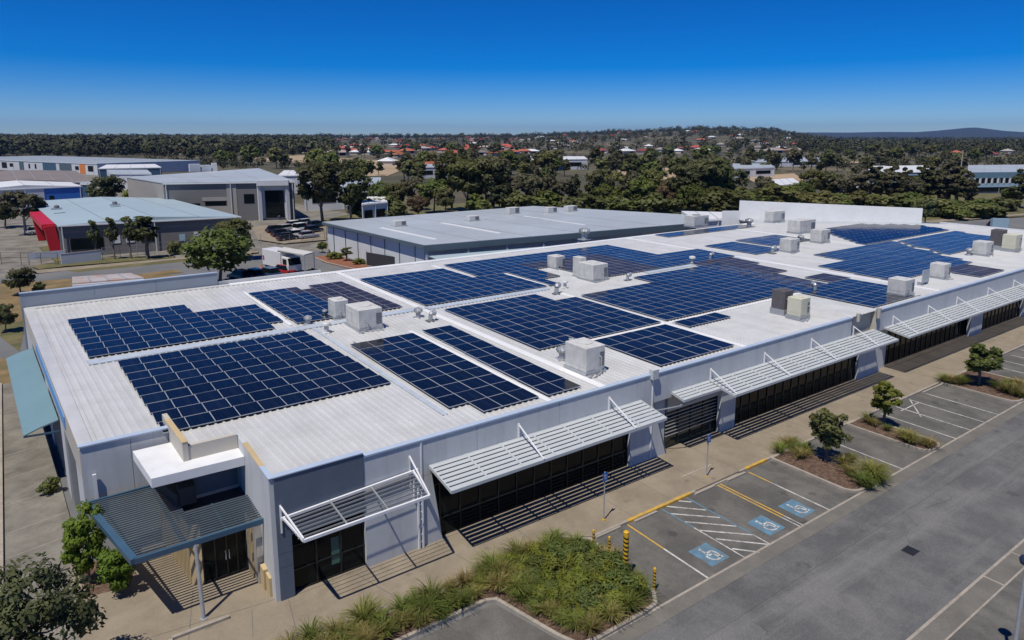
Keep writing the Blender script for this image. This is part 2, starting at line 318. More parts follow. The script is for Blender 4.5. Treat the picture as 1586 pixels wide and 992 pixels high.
def part(mb, name, mats, parent, smooth=False, bevel=0.0):
    """part modelled in its parent's own coordinates"""
    me = mb.mesh(name, mats)
    if smooth: me.polygons.foreach_set('use_smooth', [True] * len(me.polygons))
    o = bpy.data.objects.new(name, me); COL.objects.link(o); o.parent = parent
    if bevel:
        b = o.modifiers.new('bevel', 'BEVEL'); b.width = bevel; b.segments = 2; b.limit_method = 'ANGLE'
    return o
def copy_tree(o, parent=None):
    c = o.copy(); COL.objects.link(c)
    if parent is not None: c.parent = parent
    for ch in list(o.children): copy_tree(ch, c)
    return c
def place(o, loc, rz=0.0, sc=None, label=None, group=None):
    o.location = loc; o.rotation_euler = (0, 0, rz)
    if sc is not None: o.scale = (sc, sc, sc) if not isinstance(sc, tuple) else sc
    if label: o['label'] = label
    if group: o['group'] = group
    return o
def struct(name, mb, mat):
    return tag(mb.build(name, mat), kind='structure')
ORD = ['first', 'second', 'third', 'fourth', 'fifth', 'sixth', 'seventh', 'eighth', 'ninth', 'tenth', 'eleventh', 'twelfth', 'thirteenth',
       'fourteenth', 'fifteenth', 'sixteenth', 'seventeenth', 'eighteenth', 'nineteenth', 'twentieth', 'twenty-first', 'twenty-second']
ZB = -0.12                                   # level of the asphalt; the pavement is z = 0
# ================================================================== GROUND
def sheet(name, pts, z, mat, kind='structure'):
    mb = MB(); pts = [(p[0], p[1], z) for p in pts]
    if sum(pts[i - 1][0] * pts[i][1] - pts[i][0] * pts[i - 1][1] for i in range(len(pts))) < 0: pts = pts[::-1]
    mb.poly(pts); return struct(name, mb, M[mat])
def px(pl, z): return [at(x, y, z)[:2] for x, y in pl]
mb = MB(); mb.poly([(-30000, -30000, -0.5), (30000, -30000, -0.5), (30000, 30000, -0.5), (-30000, 30000, -0.5)])
struct('ground', mb, M['scrub'])
sheet('yard_asphalt', [(-60, -80), (150, -80), (150, 60), (75, 84), (-60, 84)], ZB - 0.004, 'street')
# car park in front
sheet('asphalt_road', [(-20, -16.95), (140, -16.95), (140, -10.45), (-20, -10.45)], ZB, 'road')
sheet('asphalt_bays', [(2.6, -9.75), (140, -9.75), (140, -4.2), (14.2, -4.2), (14.0, -9.0), (8.6, -9.0), (7.6, -5.4), (2.6, -5.4)], ZB + 0.004, 'asphalt')
sheet('far_asphalt_bays', [(10, -60), (140, -60), (140, -17.8), (10, -17.8)], ZB + 0.004, 'asphalt')
for nm, y0, y1 in (('drain_channel', -10.5, -9.75), ('drain_channel', -17.8, -16.95)):
    mb = MB()
    z = ZB + 0.012
    mb.poly([(-20, y0, z), (140, y0, z), (140, (y0 + y1) / 2, z - 0.006), (-20, (y0 + y1) / 2, z - 0.006)])
    mb.poly([(-20, (y0 + y1) / 2, z - 0.006), (140, (y0 + y1) / 2, z - 0.006), (140, y1, z), (-20, y1, z)])
    struct(nm, mb, M['drain'])
    mb = MB()
    e = y1 if y0 > -12 else y1
    mb.box(-20, 140, e - 0.04, e + 0.08, ZB - 0.05, ZB + 0.026)
    if y0 < -12: mb.box(-20, 140, y0 - 0.05, y0 + 0.03, ZB - 0.05, ZB + 0.02)
    struct('channel_edge_strip', mb, M['kerb'])
mb = MB()                                    # joints across the far channel
for x in (27.2, 30.4, 33.2, 36.6, 40): mb.box(x - 0.05, x + 0.05, -17.8, -16.95, ZB, ZB + 0.03)
struct('channel_joints', mb, M['kerb'])
# pavement (raised) : main strip, the left driveway
pave = [(-7.2, -40), (-1.2, -40), (-2.8, -5.4), (-2.6, -2.8), (2.6, -3.2), (7.0, -3.35), (11.6, -2.8), (13.2, -3.2), (14.4, -4.2), (140, -4.2), (140, 0.6), (-2.4, 8.2), (-6.6, 8.2), (-7.4, 9.0)]
mb = MB(); mb.prism(pave, ZB - 0.1, 0.0); struct('pavement', mb, M['concrete'])
mb = MB()
for i in range(1, 26):                       # expansion joints
    x = 14.4 + i * 3.0; mb.box(x - 0.012, x + 0.012, -4.19, -0.02, 0.0, 0.004)
for xa, ya, xb, yb in ((0.3, -0.1, -0.4, -4.4), (3.4, -0.1, 4.4, -3.3), (7.6, -0.1, 8.4, -3.2), (11.6, -0.1, 11.7, -2.8), (-6.4, 1.0, 0.2, 0.2), (-3.0, 3.0, -4.4, -3.0), (-1.2, 0.1, -1.6, -1.6)):
    mb.bar((xa, ya, 0.002), (xb, yb, 0.002), 0.03, 0.006)
struct('pavement_joints', mb, M['drain'])
mb = MB(); mb.prism([(-10.0, 8), (-6.9, 8.2), (-8.6, 40), (-10.6, 40), (-10.6, 25)], ZB - 0.1, -0.02); mb.prism([(-9.9, 8), (-7.2, 8), (-7.2, -8), (-9.0, -8)], ZB - 0.1, -0.02)
struct('side_driveway', mb, M['concrete_grey'])
mb = MB()
for y in (10.6, 13.2, 16.6, 20.2, 24.0, 28.2, 32.5): mb.bar((-10.2, y, -0.018), (-7.1 - (y - 8) * 0.05, y + 0.7, -0.018), 0.05, 0.01)
struct('driveway_joints', mb, M['kerb'])
mb = MB(); mb.bar((-9.2, -8, 0.0), (-10.0, 8, 0.0), 0.16, 0.26); mb.bar((-10.0, 8, 0.0), (-10.7, 40, 0.0), 0.16, 0.26)
struct('side_kerb', mb, M['kerb'])
sheet('side_garden', [(-30, -20), (-9.2, -20), (-10.0, 8), (-10.7, 40), (-30, 40)], ZB + 0.06, 'mulch')
sheet('side_bed', [(-6.9, 5.2), (-5.3, 4.9), (-4.4, 7.9), (-6.5, 8.0), (-7.1, 8.6)], 0.006, 'mulch')
# kerbs
def strip(pts, w, z0, z1, mb, closed=False):
    """kerb of width w along the polyline, kept on its left side"""
    n = len(pts)
    off = []
    for i in range(n):
        a = pts[i - 1] if (i > 0 or closed) else None; b = pts[(i + 1) % n] if (i < n - 1 or closed) else None; p = pts[i]
        ds = []
        if a is not None: d = Vector((p[0] - a[0], p[1] - a[1])).normalized(); ds.append(Vector((-d.y, d.x)))
        if b is not None: d = Vector((b[0] - p[0], b[1] - p[1])).normalized(); ds.append(Vector((-d.y, d.x)))
        m = sum(ds, Vector((0, 0))).normalized(); m = m * (w / max(0.4, m.dot(ds[0]))); off.append((p[0] + m.x, p[1] + m.y))
    for i in range(n if closed else n - 1):
        j = (i + 1) % n; mb.prism([pts[i], pts[j], off[j], off[i]], z0, z1)
mb = MB()
strip([(14.45, -4.28), (22.2, -4.28), (22.25, -4.28)], 0.16, ZB - 0.1, 0.012, mb); strip([(26.3, -4.28), (140, -4.28)], 0.16, ZB - 0.1, 0.012, mb)
strip([(-4.3, 0.1), (-2.1, 0.1)], 0.16, ZB, 0.12, mb); strip([(-4.3, -1.6), (-4.3, 0.1)], 0.16, ZB, 0.12, mb)
struct('pavement_kerb', mb, M['kerb'])
mb = MB()
for xa, xb in ((16.9, 21.9), (26.9, 29.0)):
    mb.box(xa, xb, -4.30, -4.1, ZB - 0.05, 0.02)
struct('yellow_kerb_paint', mb, M['line_yellow'])
mb = MB(); mb.prism([(22.3, -4.3), (26.2, -4.3), (25.6, -2.6), (22.9, -2.6)], ZB - 0.02, [ZB + 0.02, ZB + 0.02, 0.006, 0.006]); struct('kerb_ramp', mb, M['kerb'])
# garden beds (kerb ring + mulch)
def bed(poly, mulch_in=0.17):
    if sum(poly[i - 1][0] * poly[i][1] - poly[i][0] * poly[i - 1][1] for i in range(len(poly))) < 0: poly = poly[::-1]
    mb = MB(); strip(poly, 0.17, ZB - 0.05, 0.03, mb, closed=True); struct('bed_kerb', mb, M['kerb'])
    sheet('garden_bed', poly, 0.012, 'mulch')
def rounded(x0, x1, y0, y1, r=0.9):
    p = [(x1, y1), (x0, y1)]
    for i in range(7): t = math.pi + i * math.pi / 12; p.append((x0 + r + r * math.cos(t), y0 + r + r * math.sin(t)))
    for i in range(7): t = 1.5 * math.pi + i * math.pi / 12; p.append((x1 - r + r * math.cos(t), y0 + r + r * math.sin(t)))
    return p
bed1 = [(-2.4, -2.9), (-0.4, -2.85), (2.6, -3.2), (4.6, -3.5), (7.0, -3.4), (11.6, -2.85), (13.1, -3.2), (14.3, -4.3), (14.05, -6.0), (13.95, -8.0), (13.85, -9.0), (13.3, -9.65), (12.5, -9.75), (9.8, -9.75), (8.9, -9.6), (8.5, -8.6), (7.7, -5.4), (7.3, -5.2), (2.6, -5.2), (1.5, -5.3), (-2.2, -5.6)]
bed(bed1); bed(rounded(29.35, 32.2, -9.72, -4.2)); bed(rounded(38.3, 40.6, -9.72, -4.2)); bed(rounded(52.7, 58.6, -9.72, -4.2)); bed(rounded(71.5, 74.0, -9.72, -4.2))
# ------------------------------------------------ markings
zl = ZB + 0.010
def line(mb, p, q, w=0.1, z=zl): mb.bar((p[0], p[1], z), (q[0], q[1], z), w, 0.006)
mw = MB(); my = MB(); mbl = MB()
line(my, (16.75, -4.35), (16.7, -6.9)); line(mw, (16.7, -6.9), (16.65, -9.7))
def pl2(mb, p, q, w=0.1): p = at(p[0], p[1], ZB); q = at(q[0], q[1], ZB); line(mb, p, q, w)
pl2(mbl, (1013.7, 782.7), (1075, 818), 0.09); pl2(mw, (1075, 818), (1155, 865), 0.08); pl2(mbl, (1052, 765), (1165, 828), 0.09); pl2(mw, (1165, 828), (1191, 842.5), 0.07)
for p, q in (((1030.7, 774.9), (1071, 778)), ((1014.7, 783.2), (1093.5, 790.5)), ((1038.9, 796.2), (1115, 802.2)), ((1060.2, 808.6), (1140.5, 815.6)), ((1083, 822), (1165, 829)), ((1108.7, 835.2), (1192, 844)), ((1133.6, 850.4), (1176, 855.8))): pl2(mw, p, q, 0.1)
line(my, (24.0, -4.4), (24.0, -8.6)); line(my, (24.25, -4.4), (24.25, -8.6)); line(mw, (24.0, -8.6), (24.0, -9.7), 0.08); line(mw, (24.25, -8.6), (24.25, -9.7), 0.08)
line(my, (26.85, -4.5), (26.83, -6.0)); line(mw, (26.83, -6.0), (26.8, -9.7))
for x in (35.0, 42.4, 44.7, 47.0, 49.4, 61.4, 63.8, 66.2, 68.8, 76.5, 79, 81.5, 84): line(mw, (x, -4.6), (x - 0.1, -9.72))
line(mw, (44.2, -6.6), (47.1, -4.45), 0.09); line(mw, (44.2, -5.2), (46.9, -5.2), 0.09)
for x in (30.5, 33.3, 36.7, 40): line(mw, (x, -17.9), (x - 1.0, -24), 0.1)
line(mw, (30.6, -18.5), (33.4, -19.9)); line(mw, (30.4, -18.0), (32.0, -20.9))
mc = MB(); rc = random.Random(9)
def crack(p, q, n, jit, w=0.02):
    pts = [(p[0] + (q[0] - p[0]) * i / n + rc.gauss(0, jit), p[1] + (q[1] - p[1]) * i / n + rc.gauss(0, jit)) for i in range(n + 1)]
    for a, b in zip(pts, pts[1:]): mc.bar((a[0], a[1], ZB + 0.008), (b[0], b[1], ZB + 0.008), w * rc.uniform(0.6, 1.5), 0.004)
crack((-5, -12.1), (90, -12.2), 60, 0.02, 0.008)
for k in range(9): x = rc.uniform(9, 60); y = rc.uniform(-16.6, -11); crack((x, y), (x + rc.uniform(-3, 5), y + rc.uniform(-1.8, 1.8)), 9, 0.07, 0.012)
for k in range(12): x = rc.uniform(16, 52); y = rc.uniform(-9.4, -6); crack((x, y), (x + rc.uniform(-1.5, 1.5), y + rc.uniform(-1.5, 1.5)), 6, 0.05, 0.01)
struct('asphalt_cracks', mc, mk('crack_dark', (0.07, 0.07, 0.068), 0.9))
struct('white_line_markings', mw, M['line_white']); struct('yellow_line_markings', my, M['line_yellow']); struct('blue_line_markings', mbl, M['line_blue'])
def wheelchair(cx, cy):
    mb = MB(); s = 0.66
    mb.poly([(cx - s, cy - s * 1.1, zl), (cx + s, cy - s * 1.1, zl), (cx + s, cy + s * 1.1, zl), (cx - s, cy + s * 1.1, zl)])
    z = zl + 0.003
    def P(u, v): return (cx - v * 0.50 * 1.05, cy - u * 0.6 - 0.0, z)          # symbol's head towards the kerb, seen from the aisle
    def st(a, b): 
        a = P(*a); b = P(*b); mb.bar(a, b, 0.10, 0.004, 1)
    pts = [(-0.95, 0.12)]
    ring = [(0.25 + 0.62 * math.cos(t), -0.1 + 0.62 * math.sin(t)) for t in [math.radians(-150 + 20 * i) for i in range(14)]]
    ring = [(r0, r1 - 0.05) for r0, r1 in ring]
    for a, b in zip(ring, ring[1:]): st(a, b)
    for a, b in (((-0.62, 0.15), (0.1, 0.15)), ((-0.2, 0.18), (-0.2, -0.45)), ((0.1, 0.15), (0.12, -0.35)), ((0.12, -0.35), (0.75, -0.5)), ((0.75, -0.5), (0.8, -0.85))): st(a, b)
    n = 10; c = P(-0.82, 0.15); mb.poly([(c[0] + 0.085 * math.cos(2 * math.pi * i / n), c[1] + 0.085 * math.sin(2 * math.pi * i / n), z) for i in range(n)], 1)
    tag(mb.build('wheelchair_symbol', [M['line_blue'], M['line_white']]), kind='structure')
for p in ((1098, 859), (1186, 814), (1234, 788)): q = at(p[0], p[1], ZB); wheelchair(q[0], q[1])
mb = MB()
g = at(1410, 853.5, ZB)
gr = lthing('drain_grate', 'small black iron drain grate set in the open grey road', 'drain grate', (g[0], g[1], ZB))
mb.box(-0.36, 0.36, -0.30, 0.30, 0.0, 0.012); part(mb, 'frame', M['dark'], gr)
mb = MB()
for i in range(8): mb.box(-0.31, 0.31, -0.26 + i * 0.068, -0.22 + i * 0.068, 0.012, 0.02)
part(mb, 'slats', M['black'], gr)
# wheel stops
def stop_mb():
    mb = MB(); mb.prism([(-0.85, -0.075), (0.85, -0.075), (0.85, 0.075), (-0.85, 0.075)], 0, 0.1); return mb
st_me = stop_mb().mesh('wheel_stop', M['kerb'])
for (pxx, pyy), lab in zip(((942, 826), (1000, 802), (1091, 761), (1140, 740), (1437, 606), (1453, 599)),
        ('low concrete wheel stop nearest the planted corner bed and striped bollards', 'low concrete wheel stop beside the yellow kerb and blue hatched bay', 'low concrete wheel stop between blue hatching and double yellow line',
         'low concrete wheel stop just right of the double yellow line', 'worn white wheel stop at the bay end behind the tallest young tree', 'worn white wheel stop beside the bed at far bays')):
    q = at(pxx, pyy, ZB); o = bpy.data.objects.new('wheel_stop', st_me); COL.objects.link(o); o.location = (q[0], q[1], ZB + 0.006); tag(o, lab, 'wheel stop', 'concrete wheel stops in the bays')

# ------------------------------------------------ land behind the building
zg = -0.3
sheet('industrial_hardstand', [(-150, 84), (60, 84), (62, 150), (40, 420), (-260, 420)], zg, 'concrete_grey')
sheet('verge_grass', px([(0, 436), (60, 428), (120, 428), (240, 424), (330, 431), (330, 470), (0, 510)], -0.1), -0.09, 'drygrass')
sheet('side_grass', px([(0, 503), (42, 497), (30, 545), (0, 522)], -0.1), -0.085, 'verge')
sheet('cross_road', px([(-80, 520), (60, 500), (60, 555), (-80, 580)], -0.1), -0.1, 'street')
sheet('cross_verge', px([(0, 556), (60, 548), (40, 640), (0, 640)], -0.1), -0.08, 'drygrass')
sheet('street_near_lane', px([(-120, 452), (0, 440), (110, 432), (205, 427), (265, 421), (420, 415), (520, 402), (500, 388), (380, 398), (230, 411), (100, 420), (0, 432), (-120, 445)], -0.1), -0.08, 'street')
sheet('median_grass', px([(203, 427), (262, 419), (300, 416), (300, 421), (240, 427)], -0.1), -0.075, 'drygrass')
sheet('street_verge', px([(100, 420), (230, 407), (300, 401), (390, 392), (390, 396), (300, 405), (230, 411), (120, 422)], -0.1), -0.07, 'verge')
sheet('footpath', px([(45, 420), (100, 415), (262, 401), (400, 389), (400, 391.5), (262, 404), (120, 418), (60, 424)], -0.1), -0.065, 'concrete')
sheet('house_front_grass', px([(48, 413), (100, 404), (160, 399), (270, 397), (270, 400), (100, 413), (60, 418)], -0.1), -0.06, 'verge')
sheet('front_lawn', px([(60, 384), (92, 378), (100, 404), (88, 407)], -0.1), -0.055, 'verge')
sheet('truck_yard', [(12, 46), (46, 46), (38, 68), (33.4, 80.5), (30, 88), (10, 88)], -0.072, 'street')
sheet('red_garden', px([(488, 398), (520, 396), (560, 408), (580, 418), (545, 418), (500, 407)], -0.1), 0.0, 'redearth')
mb = MB(); strip(px([(487, 399), (505, 407), (560, 420)], 0), 0.25, -0.2, 0.06, mb); struct('red_garden_kerb', mb, M['kerb'])
sheet('car_yard', px([(390, 352), (480, 342), (505, 352), (505, 372), (440, 378), (400, 372)], -0.1), -0.05, 'concrete')
sheet('belt_floor', px([(480, 345), (600, 318), (1200, 298), (1586, 300), (1586, 335), (1420, 345), (1150, 340), (560, 360)], -0.1), -0.2, 'verge')
sheet('right_road', px([(1310, 352), (1430, 346), (1600, 336), (1800, 330), (1800, 345), (1600, 358), (1420, 362)], -0.1), -0.1, 'street')
sheet('right_road_kerbside', px([(1395, 345), (1586, 331), (1586, 334), (1395, 349)], -0.1), -0.08, 'concrete')
sheet('right_verge', px([(1500, 362), (1600, 357), (1600, 372), (1500, 373)], -0.1), -0.07, 'verge')
sheet('bare_earth', px([(390, 244), (470, 240), (560, 247), (650, 252), (640, 262), (560, 262), (470, 252), (400, 250)], 0), zg + 0.02, 'sand')
sheet('bare_earth', px([(540, 262), (600, 255), (625, 262), (600, 272), (550, 272)], 0), zg + 0.03, 'sand')
sheet('bare_earth', px([(760, 250), (840, 246), (905, 248), (905, 257), (790, 262)], 0), zg + 0.02, 'sand')
sheet('bare_earth', px([(1100, 250), (1260, 243), (1330, 246), (1330, 252), (1200, 254)], 0), zg + 0.02, 'sand')
sheet('bare_earth', px([(955, 264), (1060, 258), (1080, 272), (985, 282)], 0), zg + 0.02, 'sand')
sheet('bare_earth', px([(690, 268), (770, 262), (800, 280), (720, 286)], 0), zg + 0.02, 'sand')
sheet('bare_earth', px([(1150, 272), (1230, 268), (1250, 282), (1180, 288)], 0), zg + 0.02, 'sand')
sheet('oval_grass', px([(1280, 244), (1350, 240), (1430, 246), (1380, 250), (1300, 250)], 0), zg + 0.03, 'verge')
sheet('oval_grass', px([(1510, 243), (1600, 239), (1600, 244), (1520, 247)], 0), zg + 0.03, 'verge')
# ================================================================== MAIN BUILDING
ZR = 5.55
bld = thing('commercial_building', 'long pale grey flat-roofed commercial building covered with solar panels', 'building', (0, 0, 0))
XE = 118.0
# roof sheet with trapezoid ribs running front to back; the left end is splayed a little
def xk(x): return x if x > 10 else x - 0.0615 * min(1.0, (10 - x) / 14.0)       # used with y below
def kx(x): return 0.0 if x > 9.7 else -0.0615 * min(1.0, (9.7 - x) / 9.0)
mb = MB(); p = 0.39
def front_y(x): return 8.05 if x < -2.75 else (5.25 if x < -0.42 else 0.18)
def back_y(x): return 42.4 if x < 92 else 42.4 - (x - 92) * 0.78
x = -6.42
prev = None
while x < XE:
    y0 = front_y(x + 0.1); y1 = max(y0 + 3, back_y(x))
    # four-point rib profile
    pts = [(x, 0.0), (x + p * 0.62, 0.0), (x + p * 0.70, 0.06), (x + p * 0.92, 0.06), (x + p, 0.0)]
    for (xa, za), (xb, zb) in zip(pts, pts[1:]):
        ka, kb = kx(xa), kx(xb)
        mb.poly([(xa + ka * (y0 - 8), y0, ZR + za), (xb + kb * (y0 - 8), y0, ZR + zb), (xb + kb * (y1 - 8), y1, ZR + zb), (xa + ka * (y1 - 8), y1, ZR + za)])
    x += p
roof = mb.build('roof', M['roof'], bld)
mb = MB()                                     # sheet over the left rib edge
mb.prism([(-6.5, 8.24), (-5.9, 8.24), (-7.9, 42.4), (-8.62, 42.4)], ZR - 0.1, ZR + 0.07); mb.build('edge_flashing', M['roof'], roof)
def flashing(x0, x1, y0, y1, z=0.09, mat='flash', nm='flashing'):
    mb = MB(); mb.prism([(x0, y0), (x1, y0), (x1, y1), (x0, y1)], ZR + 0.02, ZR + z); mb.build(nm, M[mat], roof)
flashing(18.75, 19.25, 0.2, 22.2); flashing(18.75, 19.25, 23.4, 42); flashing(14.98, 15.3, 0.2, 17.2, 0.075); flashing(9.35, 9.65, 2.0, 24, 0.07, 'ridge')
flashing(32.1, 32.6, 0.2, 20.6); flashing(33.0, 33.5, 23.6, 33); flashing(62.0, 62.6, 0.4, 42); flashing(8.2, 8.5, 24, 38, 0.07); flashing(29.0, 29.5, 31.2, 39.4)
flashing(83.2, 83.7, 18, 42); flashing(24.4, 51.5, 7.35, 7.7, 0.08)
mb = MB(); mb.prism([(-5.2, 22.0), (18.6, 22.3), (18.6, 23.2), (-5.3, 23.0)], ZR + 0.03, ZR + 0.1); mb.build('ridge_cap', M['ridge'], roof)
mb = MB(); mb.prism([(19.4, 22.0), (32.6, 22.2), (32.6, 23.1), (19.4, 22.9)], ZR + 0.03, ZR + 0.1); mb.build('ridge_cap', M['ridge'], roof)
mb = MB(); mb.prism([(46, 22.2), (62, 22.4), (62, 23.2), (46, 23.0)], ZR + 0.03, ZR + 0.1); mb.build('ridge_cap', M['ridge'], roof)
flashing(-8.4, 8.0, 41.7, 42.35, 0.1, 'roof'); flashing(8.0, 92, 41.6, 42.5, 0.12, 'flash', 'gutter_edge')
mb = MB(); mb.prism([(-0.03, 0.2), (0.55, 0.2), (0.3, 4.0), (0.1, 5.6), (-0.21, 5.6), (-0.03, 3.0)], ZR - 0.02, ZR + 0.035); mb.build('edge_flashing', M['roof'], roof)
# core behind the facade so nothing shows through
mb = MB(); mb.prism([(0.3, 0.8), (XE, 0.8), (XE, 22), (92, 42.3), (-8.4, 42.3), (-6.4, 8.25), (-2.6, 8.25), (-2.6, 5.6), (0.3, 5.6)], ZB, ZR - 0.06)
mb.build('inner_core', M['dark'], bld)
# ---- facade: precast panels
def wallpoly(pl, y0=0.0, y1=0.2, mat='wall', nm='wall_panel'):
    mb = MB(); mb.xz(pl, y0, y1); return mb.build(nm, M[mat], bld)
wallpoly([(0.0, 2.95), (4.0, 2.95), (4.0, 5.78), (0.0, 5.78)], -0.05, 0.2, 'wall_dark'); wallpoly([(0.0, ZB), (0.62, ZB), (0.62, 2.948), (0.0, 2.948)], -0.05, 0.2, 'wall_dark', 'pillar')
mb = MB(); mb.box(0.0, 0.62, -0.052, 0.1, 1.55, 1.56); mb.box(0.0, 0.62, -0.052, 0.1, 2.2, 2.21); mb.build('pillar_joint', M['black'], bld)
xs = [4.02, 7.0, 10.2, 15.6, 23.0, 31.0, 38.6, 46.1]
for a, b in zip(xs, xs[1:]): wallpoly([(a + 0.012, 3.72), (b - 0.012, 3.72), (b - 0.012, 5.55), (a + 0.012, 5.55)])
wallpoly([(4.03, ZB), (8.1, ZB), (7.55, 3.70), (4.03, 3.70)]); wallpoly([(21.2, ZB), (24.45, ZB), (23.1, 3.70), (21.2, 3.70)])
mb = MB(); mb.xz([(24.45, ZB), (24.53, ZB), (23.18, 3.7), (23.1, 3.7)], -0.03, 0.2); mb.build('blade_edge', M['fascia'], bld)
wallpoly([(22.5, ZB), (24.76, ZB), (24.76, 3.7), (22.5, 3.7)], 0.45, 0.6, 'wall', 'recess_wall'); wallpoly([(24.76, 2.62), (29.8, 2.62), (29.8, 3.7), (24.76, 3.7)], 0.25, 0.4, 'wall_beige', 'door_head')
wallpoly([(29.8, ZB), (31.4, ZB), (31.4, 3.7), (29.8, 3.7)], 0.0, 0.3, 'wall', 'pier')
wallpoly([(47.6, ZB), (51.3, ZB), (50.7, 3.7), (47.6, 3.7)]); wallpoly([(51.3, ZB), (52.9, ZB), (52.9, 3.7), (50.7, 3.7)], 0.4, 0.6, 'wall', 'recess_wall')
wallpoly([(46.14, 3.72), (49.98, 3.72), (49.98, 5.40), (46.14, 5.40)], 0.5, 0.7, 'wall_beige', 'recess_wall')
mb = MB(); mb.box(46.0, 46.14, 0.0, 0.7, 3.72, 5.52); mb.build('recess_return', M['wall_beige'], bld)
mb = MB(); mb.box(49.98, 50.12, 0.0, 0.7, 3.72, 5.52); mb.build('recess_return', M['wall_beige'], bld)
xs = [50.12, 57.5, 65.5, 73.5, 81.5, 89.5, 97.5, 105.5, XE]
for a, b in zip(xs, xs[1:]): wallpoly([(a + 0.012, 3.72), (b - 0.012, 3.72), (b - 0.012, 5.55), (a + 0.012, 5.55)])
for a, b in ((69.1, 72.0), (82.6, 85.4), (97, 100), (112, XE)): wallpoly([(a, ZB), (b, ZB), (b, 3.7), (a, 3.7)], 0.0, 0.3, 'wall', 'pier')
mb = MB(); mb.box(6.95, 7.02, -0.04, 0.0, 0.1, 5.5); mb.box(22.96, 23.04, -0.05, 0.0, 0.1, 5.5); mb.build('downpipe', M['white'], bld)
mb = MB(); mb.box(22.75, 23.25, -0.25, 0.1, 5.35, 5.95); mb.build('rainwater_head', M['wall'], bld)
mb = MB(); mb.tube((46.7, -0.12, 5.2), (46.7, -0.12, 5.9), 0.13, 0.16); mb.tube((49.9, -0.14, 5.0), (49.9, -0.14, 5.9), 0.14, 0.2); mb.build('rainwater_head', M['wall_beige'], bld)
mb = MB()
mb.box(-0.02, 4.02, -0.09, 0.26, 5.78, 5.83); mb.build('parapet_cap', M['cap'], bld)
mb = MB(); mb.box(4.03, 46.1, -0.05, 0.28, 5.55, 5.63); mb.box(50.1, XE, -0.05, 0.28, 5.55, 5.63); mb.build('parapet_cap', M['cap'], bld)
# ---- window bands
def window_band(x0, x1, z0, z1, y, step, glass='glass', slant=0.0, rails=(2.15,), bars=None):
    mb = MB(); mb.xz([(x0, z0), (x1, z0), (x1, z1), (x0 - slant, z1)], y, y + 0.03); g = mb.build('window', M[glass], bld)
    mb = MB(); n = max(1, round((x1 - x0) / step))
    for i in range(n + 1):
        xx = x0 + (x1 - x0) * i / n; mb.box(xx - 0.035, xx + 0.035, y - 0.06, y - 0.002, z0, z1)
    for r in (z0 + 0.03, z1 - 0.03) + tuple(rails): mb.box(x0 - slant * (r / z1), x1, y - 0.055, y - 0.004, r - 0.03, r + 0.03)
    mb.build('frame', M['black'], g)
    if bars:
        mb = MB()
        for r in bars: mb.box(x0, x1, y - 0.14, y - 0.075, r - 0.02, r + 0.02)
        mb.build('louvre_bars', M['galv'], g)
    return g
window_band(0.62, 4.0, 0.02, 2.94, 0.3, 1.15, rails=(1.05, 2.2)); window_band(8.1, 21.2, 0.02, 3.7, 0.3, 1.2, slant=0.55, rails=(1.0, 2.9))
window_band(24.76, 29.8, 0.02, 2.62, 0.5, 1.26, 'glass_green', rails=(2.1,), bars=[0.9 + 0.24 * i for i in range(8)])
window_band(31.4, 47.6, 0.02, 3.7, 0.3, 1.0, rails=(2.9,)); window_band(52.9, 69.1, 0.02, 3.7, 0.6, 1.0, rails=(2.9,)); window_band(72, 82.6, 0.02, 3.7, 0.3, 1.0, rails=(2.9,))
window_band(85.4, 97, 0.02, 3.7, 0.3, 1.0, rails=(2.9,)); window_band(100, 112, 0.02, 3.7, 0.3, 1.0, rails=(2.9,))
for x0, x1, y in ((0.62, 4.0, 0.28), (8.1, 21.2, 0.28), (24.76, 29.8, 0.46), (31.4, 47.6, 0.28), (52.9, 69.1, 0.56), (72, 82.6, 0.28), (85.4, 97, 0.28)):
    mb = MB(); mb.box(x0, x1, -0.02, y - 0.07, ZB, 0.02); mb.build('sill', M['concrete'], bld)
# green poster and alarm boxes inside the first window
mb = MB(); mb.box(2.45, 2.95, 0.285, 0.296, 0.6, 1.95); mb.build('poster', mk('poster_green', (0.05, 0.12, 0.09), 0.5), bld)
